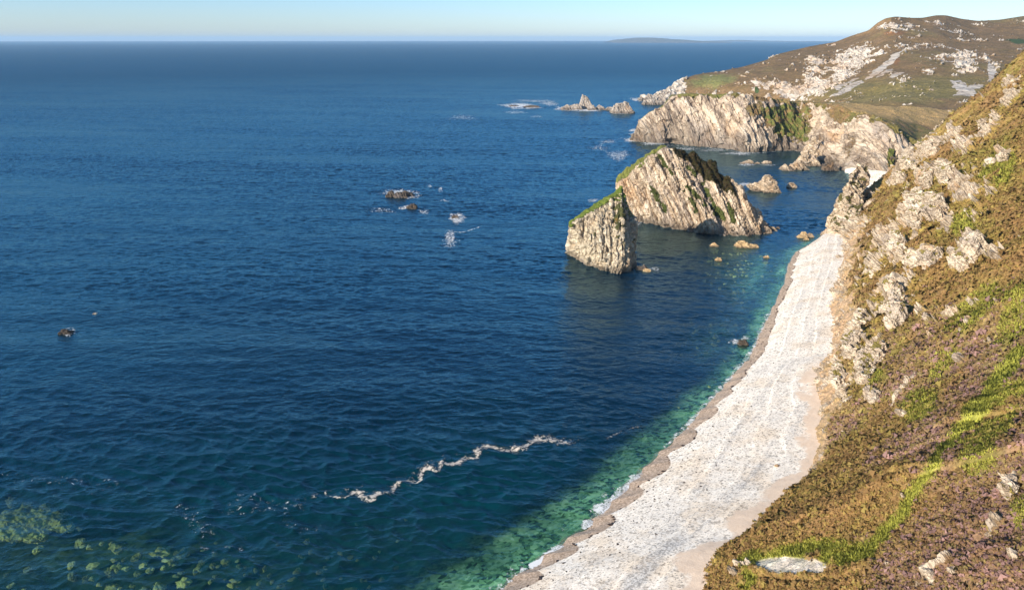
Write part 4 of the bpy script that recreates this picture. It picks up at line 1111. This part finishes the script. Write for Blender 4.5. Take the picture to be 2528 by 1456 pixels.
def sea_mat():
    N = NT('sea_water'); pos = N.n('NewGeometry').outputs['Position']
    m1 = N.mapping(pos, (.55, 1, 1), (0, 0, math.radians(14))); m2 = N.mapping(pos, (.65, 1, 1), (0, 0, math.radians(-16))); m3 = N.mapping(pos, (.22, 1, 1), (0, 0, math.radians(8)))
    w1 = N.noise(m1, .17, 3, .5, .6); w2 = N.noise(m2, .42, 4, .6, .4); w3 = N.noise(m3, .05, 2, .5); w4 = N.noise(pos, 1.3, 4, .6)

    def crest(v):   # sharpen crests
        a = N.math('SUBTRACT', 1.0, N.math('ABSOLUTE', N.math('MULTIPLY', N.math('SUBTRACT', v, .5), 2.2)))
        return a
    h = N.math('ADD', N.math('MULTIPLY', crest(w1), .75), N.math('ADD', N.math('MULTIPLY', crest(w2), .42), N.math('ADD', N.math('MULTIPLY', w3, 3.2), N.math('MULTIPLY', w4, .22))))
    bp = N.n('Bump', {'Strength': .7, 'Distance': .7, 'Height': h})
    fr = N.n('Fresnel', {'IOR': 1.34, 'Normal': bp.outputs[0]})
    f = N.math('MINIMUM', N.math('MULTIPLY', fr.outputs[0], 1.5), N.math('SUBTRACT', .42, N.math('MULTIPLY', N.attr('far'), .25)))
    gl = N.n('BsdfGlossy', {'Roughness': N.math('ADD', .12, N.math('MULTIPLY', N.attr('far'), .06)), 'Color': (.55, .88, 1, 1), 'Normal': bp.outputs[0]})
    patch = N.noise(N.mapping(pos, (.4, 1, 1)), .012, 4, .55)
    deep = N.mixc(N.attr('teal'), (.0004, .0112, .026), (.0007, .033, .039))
    deep = N.mixc(N.smooth(patch, .35, .65), N.mixc(1.0, deep, (.62, .70, .75), 'MULTIPLY'), deep)
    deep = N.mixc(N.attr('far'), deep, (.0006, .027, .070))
    df = N.n('BsdfDiffuse', {'Color': deep})
    tr = N.n('BsdfTransparent', {'Color': (.70, .97, .82, 1)})
    cl = N.math('MULTIPLY', N.attr('clear'), N.math('ADD', .97, N.math('MULTIPLY', N.math('SUBTRACT', w2, .5), .8)), clamp=True)
    body = N.n('MixShader', {0: cl, 1: df, 2: tr})
    mx = N.n('MixShader', {0: f, 1: body, 2: gl})
    N.t.links.new(mx.outputs[0], N.out.inputs[0]); return N.m


link('sea', make_sea(), sea_mat(), 'deep blue rippled sea reaching the horizon', kind='structure')


def seabed_z(x, y):
    d, sy = shore_dist(x, y)
    dep = np.interp(d, [-30, 0, 4, 9, 16, 26, 60, 200], [3.5, -.12, -.9, -1.7, -3.2, -4.6, -6.5, -9])
    return dep


def make_seabed():
    xs = np.linspace(-190, 230, 300); ys = np.linspace(40, 480, 320)
    x, y = np.meshgrid(xs, ys); z = seabed_z(x, y)
    n = fbm(np.stack([x, y, 0 * x], -1).reshape(-1, 3) / 7., 4, 631).reshape(x.shape)
    d, _ = shore_dist(x, y)
    z = np.where(d < -1, -3.0, z - .1) + n * .5 * sstep(1, 8, d)
    me = mesh_np('seabed', np.stack([x, y, z], -1).reshape(-1, 3), grid_faces(*x.shape)); fattr(me, 'deep_shade', sstep(13, 22, d + n * 6).ravel()); return me


def seabed_mat():
    N = NT('seabed_stones'); pos = N.n('NewGeometry').outputs['Position']
    vo = N.n('TexVoronoi', {'Scale': 1.3, 'Vector': pos}); s = N.n('SeparateColor', {0: vo.outputs['Color']}).outputs[0]
    vo2 = N.n('TexVoronoi', {'Scale': .5, 'Vector': pos}); s2 = N.n('SeparateColor', {0: vo2.outputs['Color']}).outputs[1]
    c = N.ramp(N.math('ADD', N.math('MULTIPLY', s, .55), N.math('MULTIPLY', s2, .45)), [(.15, (.05, .09, .045)), (.42, (.30, .44, .24)), (.62, (.58, .70, .42)), (.9, (.86, .88, .62))])
    c = N.mixc(N.smooth(N.noise(pos, .08, 4), .4, .65), N.mixc(1.0, c, (.45, .5, .5), 'MULTIPLY'), c)
    c = N.mixc(N.math('MULTIPLY', N.attr('deep_shade'), .85), c, (.035, .065, .035))  # bed colour darkened offshore, painting in the light lost in deep water
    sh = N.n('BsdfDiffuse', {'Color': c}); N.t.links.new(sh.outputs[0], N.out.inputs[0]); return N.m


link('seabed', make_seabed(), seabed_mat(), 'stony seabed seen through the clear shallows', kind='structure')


def under_mat():
    N = NT('weedy_boulder'); pos = N.n('NewGeometry').outputs['Position']
    rnd = N.n('ObjectInfo').outputs['Random']
    c = N.ramp(N.noise(pos, .9, 6, .65), [(.3, (.34, .27, .10)), (.5, (.90, .68, .30)), (.7, (1.0, .86, .46))])
    c = N.mixc(1.0, c, N.ramp(rnd, [(0, (.30, .34, .40)), (.5, (.7, .7, .7)), (1, (1, .98, .9))]), 'MULTIPLY')
    sh = N.n('BsdfDiffuse', {'Color': c}); N.t.links.new(sh.outputs[0], N.out.inputs[0]); return N.m


def make_boulders():
    mat = under_mat(); protos = []
    for k in range(5):
        r = np.random.default_rng(50 + k)
        pts = [tuple(v) for v in (lambda d: d / np.linalg.norm(d, axis=1, keepdims=True) * (.75 + .4 * r.random((13, 1))))(r.normal(0, 1, (13, 3)))]
        V, F = remesh([pts], .22); V2, N, b = rock_shape(V, F, .15, 2.2, (.3, .2, .9), 860 + k * 9)
        me = mesh_np('submerged_boulder', V2 * [1, .8, .62], F, False); me.materials.append(mat); protos.append(me)
    reef_hull = []
    for hx, hy, w_, h_ in [(60, 1290, 90, 34), (110, 1275, 70, 26), (20, 1310, 60, 34), (150, 1300, 40, 20), (70, 1318, 60, 24)]:
        aa = np.linspace(0, 2 * np.pi, 9, endpoint=False)
        reef_hull.append([tuple(atz(hx + math.cos(q) * w_, hy + math.sin(q) * h_, -3.2)) for q in aa] + [tuple(atz(hx + math.cos(q) * w_ * .75, hy + math.sin(q) * h_ * .7, -.9)) for q in aa])
    V, F = remesh(reef_hull, .35); V2, N, b = rock_shape(V, F, .55, 12, (.5, .6, .6), 1200); V2[:, 2] = np.minimum(V2[:, 2], -.25)
    link('submerged_reef', mesh_np('submerged_reef', V2, F, False), mat, 'broad pale green reef under the water at the lower left edge', 'reef')
    spots = []
    near = [(85, 1348, 13), (220, 1385, 14), (285, 1340, 22), (330, 1362, 20), (265, 1400, 18), (270, 1440, 24), (345, 1385, 14), (190, 1300, 9), (175, 1415, 16), (60, 1400, 12), (395, 1352, 18), (440, 1355, 16), (420, 1385, 12), (495, 1280, 17), (525, 1298, 17), (708, 1275, 12), (570, 1250, 8), (755, 1330, 14), (730, 1402, 13), (790, 1402, 12), (690, 1440, 11), (925, 1192, 9), (1135, 1200, 9), (310, 1215, 8), (505, 1132, 6), (520, 1130, 5), (860, 1445, 16), (800, 1445, 10), (940, 1425, 10), (480, 1400, 16), (520, 1390, 12), (550, 1380, 14), (450, 1430, 18), (390, 1440, 18), (350, 1450, 16), (515, 1430, 10), (745, 1370, 8), (650, 1400, 10), (40, 1170, 16), (20, 1225, 18), (60, 1235, 16), (110, 1240, 16), (150, 1265, 14), (190, 1330, 14), (215, 1345, 11), (20, 1440, 9), (50, 1450, 8), (10, 1415, 8), (605, 1320, 8), (565, 1440, 9), (610, 1450, 9), (980, 1330, 7), (1000, 1280, 6), (880, 1290, 7), (1180, 1190, 5)]
    for px, py, s in near: spots.append((px, py, s * 1.12))
    r = np.random.default_rng(99)
    while len(spots) < 128:
        px, py = r.uniform(150, 640) if len(spots) < 108 else r.uniform(600, 1000), r.uniform(1330, 1450)
        spots.append((px, py, r.uniform(5, 13)))
    while len(spots) < 205:
        t = r.random(); px = 1800 + r.normal(0, 62); py = 655 + r.normal(0, 38) + (px - 1800) * .05
        if px > 1935 or px < 1680 or py < 612 or py > 770: continue
        spots.append((px, py, r.uniform(3, 6.5)))
    while len(spots) < 255:
        px = r.uniform(1640, 1860); py = 1010 - (px - 1640) * .75 + r.normal(0, 45) - 80
        if px > 1850: continue
        spots.append((px, py, r.uniform(3, 9)))
    big = [0]
    for k, (px, py, s) in enumerate(spots):
        p = atz(px, py, 0); t = np.linalg.norm(p - [0, 0, CAMH]); rad = s * t / F0
        d, _ = shore_dist(np.array([p[0]]), np.array([p[1]]))
        if d[0] < 3: continue
        o = bpy.data.objects.new('submerged_boulder', protos[k % 5]); COL.objects.link(o)
        zc = -rad * .62 - .35
        o.location = (p[0], p[1] + .6, zc); o.rotation_euler = (0, 0, r.uniform(0, 6.28)); o.scale = (rad * r.uniform(.8, 1.35), rad * r.uniform(.7, 1.15), rad * r.uniform(.7, 1))
        o['category'] = 'boulder'; o['group'] = 'submerged boulders on the seabed'
        o['label'] = 'pale green boulder lying under clear shallow water'


make_boulders()


# ------------------------------------------------------------------ foam
class Foam:
    def __init__(s): s.V = []; s.F = []; s.D = []; s.n = 0

    def add(s, G, D):
        nr, nc = D.shape
        s.V.append(G.reshape(-1, 3)); s.F.append(grid_faces(nr, nc) + s.n); s.D.append(D.ravel()); s.n += nr * nc

    def ribbon(s, pts, width, dens, z=.06, jit=0., seed=0, nv=9, scale=1.):
        p = atz(*np.array(pts, float)[:, :2].T, 0)[:, :2]
        seg = np.linalg.norm(np.diff(p, axis=0), axis=1); t = np.concatenate([[0], np.cumsum(seg)])
        n = max(12, int(t[-1] / .5)); n = min(n, 900); u = np.linspace(0, t[-1], n)
        c = np.stack([np.interp(u, t, p[:, 0]), np.interp(u, t, p[:, 1])], -1)
        for _ in range(4): c[1:-1] = .5 * c[1:-1] + .25 * (c[:-2] + c[2:])
        wd = np.interp(u, t, np.broadcast_to(width, len(p))) * scale; dn = np.interp(u, t, np.broadcast_to(dens, len(p)))
        if jit:
            q = np.stack([u / 3.2, 0 * u + seed, 0 * u], -1); wd = wd * (1 + jit * fbm(q, 3, seed)); dn = dn * (1 + .4 * jit * fbm(q * 2, 3, seed + 3))
        tg = np.gradient(c, axis=0); tg /= np.linalg.norm(tg, axis=1, keepdims=True) + 1e-9; nm = np.stack([-tg[:, 1], tg[:, 0]], -1)
        v = np.linspace(-1, 1, nv)
        G = c[:, None] + nm[:, None] * (v[None, :, None] * wd[:, None, None])
        G = np.concatenate([G, np.full(G.shape[:2] + (1,), z)], -1)
        e = np.minimum(1, np.minimum(u, t[-1] - u) / (t[-1] * .12 + .01))
        s.add(G, dn[:, None] * (1 - np.abs(v[None]) ** 1.6) * e[:, None])

    def blob(s, cx, cy, rx, ry, dens, hole=0., z=.055, deg=0):
        n, m = 10, 40
        r = np.linspace(0, 1, n); a = np.linspace(0, 2 * np.pi, m)
        c, sn = math.cos(math.radians(deg)), math.sin(math.radians(deg))
        lob = 1 + .75 * fbm(np.stack([np.cos(a) * 1.6 + cx, np.sin(a) * 1.6 + cy, 0 * a], -1), 3, 5); lob[-1] = lob[0]; lob = np.clip(lob, .45, 1.6)[None]
        ex = np.cos(a)[None] * r[:, None] * rx * 1.2 * lob; ey = np.sin(a)[None] * r[:, None] * ry * 1.4 * lob
        G = atz(cx + ex * c - ey * sn, cy + ex * sn + ey * c, z)
        s.add(G, np.repeat(((dens * .75 + .2) * (1 - r ** 3))[:, None], m, 1))

    def mesh(s, name):
        V = np.concatenate(s.V); V[:, 2] += wave(V[:, 0], V[:, 1]) + .03
        me = mesh_np(name, V, np.concatenate(s.F)); fattr(me, 'dens', np.concatenate(s.D)); return me


def foam_mat(name, colr, sc, stretch=(1, 1, 1)):
    N = NT(name); pos = N.mapping(N.n('NewGeometry').outputs['Position'], stretch)
    n = N.noise(pos, sc, 7, .72, .8)
    f = N.smooth(N.math('ADD', N.math('MULTIPLY', N.math('SUBTRACT', n, .5), 3.4), N.attr('dens')), .45, .95)
    d = N.n('BsdfDiffuse', {'Color': (*colr, 1)}); t = N.n('BsdfTransparent')
    mx = N.n('MixShader', {0: N.math('MULTIPLY', f, .92), 1: t, 2: d}); N.t.links.new(mx.outputs[0], N.out.inputs[0]); return N.m


ln = Foam()
L = [(735, 1256), (760, 1240), (790, 1212), (812, 1205), (800, 1212), (806, 1224), (840, 1232), (862, 1228), (872, 1215), (886, 1212), (892, 1226), (908, 1238), (924, 1232), (930, 1224), (952, 1216), (972, 1222), (968, 1206), (990, 1190), (1010, 1184), (1024, 1196), (1040, 1188), (1036, 1174), (1050, 1158), (1068, 1158), (1072, 1168), (1084, 1166), (1090, 1140), (1104, 1150), (1132, 1146), (1150, 1132), (1176, 1134), (1182, 1124), (1172, 1116), (1190, 1108), (1214, 1104), (1240, 1112), (1262, 1114), (1280, 1106), (1290, 1112), (1300, 1100), (1318, 1094), (1326, 1084), (1346, 1090), (1360, 1084), (1376, 1094), (1398, 1096), (1412, 1088), (1422, 1100), (1450, 1092), (1474, 1096)]
ln.ribbon(L, [.5, .5, .4, .5, .4, .3, .3, .4, .6, .8, .7, .9, 1.0, .8, .8, 1.0, .8, .8, .9, 1.2, 1.2, 1.0, .8, .8, .6, .4, .5, .8, .9, .8, .9, 1.1, .9, .9, 1.1, 1.0, 1.0, .9, .9, .9, .9, 1.2, 1.8, 2.2, 1.6, 1.0, 1.2, .9, .7, .5], .80, jit=.7, seed=3, scale=1.5)
ln.ribbon([(x - 3 + 7 * math.sin(i * 1.7), y - 7 + 3 * math.cos(i * 2.3)) for i, (x, y) in enumerate(L)], 2.2, .22, z=.045, jit=.9, seed=33)
ln.ribbon([(1010, 1176), (1050, 1150), (1080, 1136)], [1.2, 1.8, 1.0], .38, z=.05, jit=.5, seed=5)
ln.ribbon([(1290, 1098), (1330, 1082), (1368, 1072)], [1.2, 2.0, 1.2], .42, z=.05, jit=.5, seed=6)
ln.ribbon([(1490, 1092), (1520, 1074), (1560, 1056), (1600, 1050)], [.9, .9, .7, .5], .42, jit=.6, seed=8)
M_foamline = foam_mat('cream_foam', (.66, .58, .49), 1.1)
link('foam_line', ln.mesh('foam_line'), M_foamline, 'long wiggling line of cream foam drifting off the beach', 'foam line')

fm = Foam()
# surf around rocks
for cx, cy, rx, ry, dn in [(1282, 263, 60, 5.5, .95), (1420, 269, 50, 5, .85), (1392, 267, 24, 4, 1.0), (1455, 272, 34, 3.5, .8), (1536, 280, 30, 2.6, .6), (1600, 246, 36, 6, .75), (1575, 247, 20, 4, .9), (990, 478, 44, 9, .68), (1018, 485, 22, 7, .62), (1000, 514, 16, 4.5, .7), (1126, 538, 22, 11, .80), (170, 819, 16, 11, .60), (1112, 588, 12, 18, .62), (1113, 604, 22, 12, .25), (1838, 456, 18, 5, .7), (1840, 407, 22, 3, .55), (1895, 408, 20, 3, .4), (1564, 322, 14, 3, .8), (1566, 332, 12, 3, .7), (1562, 345, 20, 5, .9), (1610, 355, 34, 4, .6), (1700, 368, 40, 4, .45), (1760, 372, 40, 4, .45), (1830, 380, 40, 4, .55), (1612, 665, 16, 5, .6), (1570, 552, 22, 7, .45), (1815, 844, 16, 7, .75), (1840, 836, 12, 6, .5), (1320, 250, 60, 3, .42), (1355, 256, 24, 5, .55), (1480, 366, 30, 6, .30), (1530, 384, 26, 10, .52), (1138, 290, 36, 6, .28), (1500, 350, 24, 4, .4), (1325, 288, 18, 3, .3), (1270, 278, 30, 3, .4), (1465, 495, 12, 4, .6), (1088, 468, 6, 6, .5), (1060, 460, 8, 3, .4), (1046, 524, 14, 6, .42), (1096, 497, 14, 3, .35), (940, 520, 40, 6, .25)]:
    fm.blob(cx, cy, rx, ry, dn)
fm.ribbon([(1108, 572), (1140, 574), (1165, 566), (1195, 556)], [1.4, 1.3, 1.0, .5], .6, jit=.5, seed=9)
fm.ribbon([(1600, 345), (1560, 338), (1500, 348), (1475, 362), (1500, 378), (1545, 392)], [2, 2, 2.4, 2.6, 3, 3], .36, jit=.6, seed=10)
fm.ribbon([(1225, 262), (1290, 250), (1340, 246), (1380, 248)], [3, 4, 5, 3], .42, jit=.5, seed=11)
# foot of the headland cliffs
fm.ribbon([(h[0], h[1] + 2.5) for h in H1[:13]], 2.6, [.8, .8, .7, .5, .5, .4, .5, .5, .6, .6, .4, .2, .1], jit=.7, seed=12)
# shore wash along the pebble beach
for i, (seg, wd, dn) in enumerate([([(1300, 1404), (1340, 1384), (1366, 1364), (1392, 1345)], [.4, .9, 1.0, .4], 1.3), ([(1435, 1308), (1446, 1298), (1462, 1284)], [.4, .7, .5], 1.3), ([(1462, 1280), (1490, 1256), (1520, 1232), (1560, 1190), (1590, 1160)], [.7, 1.5, 1.3, 1.0, .6], 1.05), ([(1205, 1470), (1240, 1448), (1270, 1430)], [1.5, 1.6, 1.0], .6), ([(1250, 1425), (1300, 1395)], [1.4, 1.2], .6),
                                  ([(1590, 1158), (1640, 1106), (1700, 1048), (1780, 958), (1850, 880), (1880, 813), (1912, 748)], [.6, .6, .7, .7, .8, .8, .6], .62), ([(1938, 690), (1945, 652), (1965, 620), (2008, 595)], [.6, .6, .6, .5], .3), ([(1350, 1350), (1420, 1300), (1500, 1225), (1580, 1150)], [1.2, 1.2, 1.2, 1.0], .22)]):
    fm.ribbon(seg, wd, dn, jit=.6, seed=20 + i, z=.2, scale=2.1)
# faint drifting slicks of bubbles, lower left
for i, (seg, wd, dn) in enumerate([([(0, 1165), (80, 1180), (200, 1192), (300, 1200)], 3.0, .20), ([(440, 1235), (470, 1270), (500, 1310), (540, 1330)], 2.5, .24), ([(560, 1240), (640, 1250), (720, 1250), (760, 1240)], 3.5, .26), ([(690, 1290), (760, 1295), (820, 1300)], 3, .2), ([(480, 1350), (540, 1358), (620, 1360)], 2.4, .24)]):
    fm.ribbon(seg, wd, dn, jit=.8, seed=40 + i)
M_foam = foam_mat('white_foam', (.90, .88, .85), .75)
link('sea_foam', fm.mesh('sea_foam'), M_foam, 'white surf around rocks and along the shore', kind='stuff')


# ------------------------------------------------------------------ things on the beach
def beach_point(px, py, z): return atz(px, py, z)


def make_log(px0, py0, px1, py1, z, r, label):
    a, b = atz(px0, py0, z), atz(px1, py1, z)
    n, m = 22, 10
    t = np.linspace(0, 1, n); c = a[None] * (1 - t[:, None]) + b[None] * t[:, None]
    ax = (b - a) / np.linalg.norm(b - a); s = np.cross(ax, [0, 0, 1]); s /= np.linalg.norm(s); u = np.cross(s, ax)
    rad = r * (1 - .45 * t) * (1 + .18 * fbm(np.stack([t * 9, 0 * t, 0 * t], -1), 3, 5)); rad[0] *= .75; rad[-1] *= .5
    c = c + s * (np.sin(t * 4)[:, None] * r * .8) + [0, 0, r * .6]
    th = np.linspace(0, 2 * np.pi, m, endpoint=False)
    V = c[:, None] + rad[:, None, None] * (np.cos(th)[None, :, None] * s + np.sin(th)[None, :, None] * u)
    F = []
    for i in range(n - 1):
        for j in range(m): F.append((i * m + j, i * m + (j + 1) % m, (i + 1) * m + (j + 1) % m, (i + 1) * m + j))
    V = V.reshape(-1, 3); V = np.concatenate([V, c[:1], c[-1:]])
    for j in range(m): F.append((n * m, n * m, (j + 1) % m, j)); F.append((n * m + 1, n * m + 1, (n - 1) * m + j, (n - 1) * m + (j + 1) % m))
    me = bpy.data.meshes.new('driftwood_log'); me.from_pydata([tuple(v) for v in V], [], [tuple(dict.fromkeys(f)) for f in F]); me.update()
    link('driftwood_log', me, M_wood, label, 'driftwood', 'driftwood logs on the beach')


def wood_mat():
    N = NT('driftwood'); pos = N.n('NewGeometry').outputs['Position']
    c = N.ramp(N.noise(N.mapping(pos, (3, 3, 3)), 1.5, 5), [(.3, (.07, .05, .035)), (.7, (.24, .18, .13))])
    sh = N.n('BsdfPrincipled', {'Base Color': c, 'Roughness': .85}); N.t.links.new(sh.outputs[0], N.out.inputs[0]); return N.m


M_wood = wood_mat()
make_log(1617, 1450, 1644, 1418, 5.2, .22, 'long bare driftwood log lying on white pebbles near the bottom edge')
make_log(1884, 1272, 1896, 1258, 7.6, .20, 'short brown log at the back of the beach under the heather slope')
make_log(1868, 1245, 1880, 1238, 7.2, .14, 'thin stick of driftwood on the sandy strip behind the pebbles')
for k, (x, y, s, lb) in enumerate([(1918, 1152, 1.0, 'pale boulder resting on the pebbles at the back of the beach'), (1440, 1335, .45, 'small pale stone on the wet brown band'), (1429, 1410, .4, 'small round stone on wet shingle near the bottom edge'), (1912, 1168, .4, 'small orange stone beside the pale beach boulder')]):
    r = np.random.default_rng(70 + k); zb = [6.9, 1.0, 1.2, 6.8][k]; c = atz(x, y, zb)
    d = r.normal(0, 1, (16, 3)); d /= np.linalg.norm(d, axis=1, keepdims=True)
    V, F = remesh([[tuple(c + v * s * np.array([1, .8, .7])) for v in d]], s * .14)
    V2, N_, b = rock_shape(V, F, .06 * s, 2 * s, (.3, .2, .9), 950 + k)
    me = mesh_np('beach_boulder', V2, F, False); rock_attrs(me, np.zeros(len(V2)), np.zeros(len(V2)), np.zeros((len(V2), 3)))
    link('beach_boulder', me, M_ochre, lb, 'boulder', 'boulders on the beach')


def make_seaweed():
    V = []; F = []; n = 0
    r = np.random.default_rng(12)
    bme = bpy.data.objects['beach'].data
    co = np.zeros(len(bme.vertices) * 3); bme.vertices.foreach_get('co', co); co = co.reshape(-1, 3)
    wt = np.zeros(len(co)); bme.attributes['wet'].data.foreach_get('value', wt)
    cand = np.nonzero((co[:, 2] > .5) & (wt > .25) & (wt < .98) & (co[:, 1] > 70))[0]; cand2 = np.nonzero((co[:, 2] > 1.5) & (co[:, 2] < 5.5) & (co[:, 1] > 80) & (wt < .1))[0]
    fa = np.nonzero((co[:, 2] > .2) & (co[:, 2] < 1.6) & (co[:, 1] > 215))[0]
    ids = np.concatenate([r.choice(cand, 260), r.choice(cand2, 420), r.choice(fa, 200)])
    for j, i in enumerate(ids):
        s = r.uniform(.10, .40) * (1 if j < 260 else .6) * (1.2 if j > 680 else 1); k = 6; a0 = r.uniform(0, 6.28)
        a = np.linspace(0, 2 * np.pi, k, endpoint=False); rr = s * (.5 + r.random(k)); el = r.uniform(1, 2.2)
        e = np.stack([np.cos(a) * rr * el, np.sin(a) * rr, .02 + 0 * a], -1); c, sn = math.cos(a0), math.sin(a0)
        e = np.stack([e[:, 0] * c - e[:, 1] * sn, e[:, 0] * sn + e[:, 1] * c, e[:, 2]], -1) + co[i]
        V += [tuple(co[i] + [0, 0, s * .45])] + [tuple(p) for p in e]
        F += [(n, n + 1 + q, n + 1 + (q + 1) % k) for q in range(k)]; n += k + 1
    me = mesh_np('seaweed', np.array(V), np.array(F), False)
    N = NT('seaweed'); sh = N.n('BsdfPrincipled', {'Base Color': (.05, .028, .016, 1), 'Roughness': .6}); N.t.links.new(sh.outputs[0], N.out.inputs[0])
    link('seaweed', me, N.m, 'dark seaweed scraps strewn along the tide line', kind='stuff')


make_seaweed()


# ------------------------------------------------------------------ far island and coast
def make_island(sil, Y, deep, name, label, seed, cat):
    s = np.array(sil, float); px = np.linspace(s[0, 0], s[-1, 0], 160); py = np.interp(px, s[:, 0], s[:, 1])
    top = aty(px, py, Y); top[:, 2] = np.maximum(top[:, 2], .5)
    n = fbm(np.stack([px / 8, 0 * px, 0 * px], -1), 4, seed); top[:, 2] += n * 6 * np.minimum(1, top[:, 2] / 60)
    v = np.linspace(0, 1, 15); prof = np.sin(v * np.pi) ** .8
    G = np.stack([np.repeat(top[None, :, 0], 15, 0), Y + (v[:, None] - .5) * deep + 0 * px[None], top[None, :, 2] * prof[:, None] - 3], -1)
    G[..., 2] += fbm(G.reshape(-1, 3) / 160., 4, seed + 3).reshape(G.shape[:2]) * 10 * prof[:, None] * np.minimum(1, top[None, :, 2] / 60)
    me = mesh_np(name, G.reshape(-1, 3), grid_faces(*G.shape[:2]))
    link(name, me, M_isle, label, cat)


NI = NT('island_moor'); pI = NI.n('NewGeometry').outputs['Position']
shI = NI.n('BsdfDiffuse', {'Color': NI.ramp(NI.noise(pI, .012, 5), [(.35, (.06, .06, .035)), (.65, (.20, .16, .11))])}); NI.t.links.new(shI.outputs[0], NI.out.inputs[0]); M_isle = NI.m
make_island([(1500, 103), (1516, 99), (1540, 96.5), (1562, 94), (1588, 93), (1606, 93), (1634, 95), (1660, 97), (1690, 98.5), (1712, 100.5), (1740, 102), (1780, 103)], 22000, 2500, 'island', 'long low blue island on the horizon', 970, 'island')
make_island([(1690, 104), (1760, 100.5), (1820, 99), (1880, 100.5), (1940, 101.5), (2000, 102), (2080, 102), (2200, 103)], 30000, 1500, 'far_coast', 'faint strip of coast on the horizon right of the island', 980, 'coast')


# ------------------------------------------------------------------ air
def make_haze():
    bm = bmesh.new(); bmesh.ops.create_cube(bm, size=1); me = bpy.data.meshes.new('haze')
    bmesh.ops.scale(bm, vec=(110000, 64000, 215), verts=bm.verts); bmesh.ops.translate(bm, vec=(0, 20000, 95), verts=bm.verts)
    bm.to_mesh(me); bm.free()
    N = NT('haze_air'); v = N.n('VolumePrincipled', {'Color': (.50, .74, 1, 1), 'Density': 3.4e-5, 'Anisotropy': 0.0}); N.t.links.new(v.outputs[0], N.out.inputs['Volume'])
    link('haze', me, N.m, 'thin blue sea haze', kind='stuff')


make_haze()
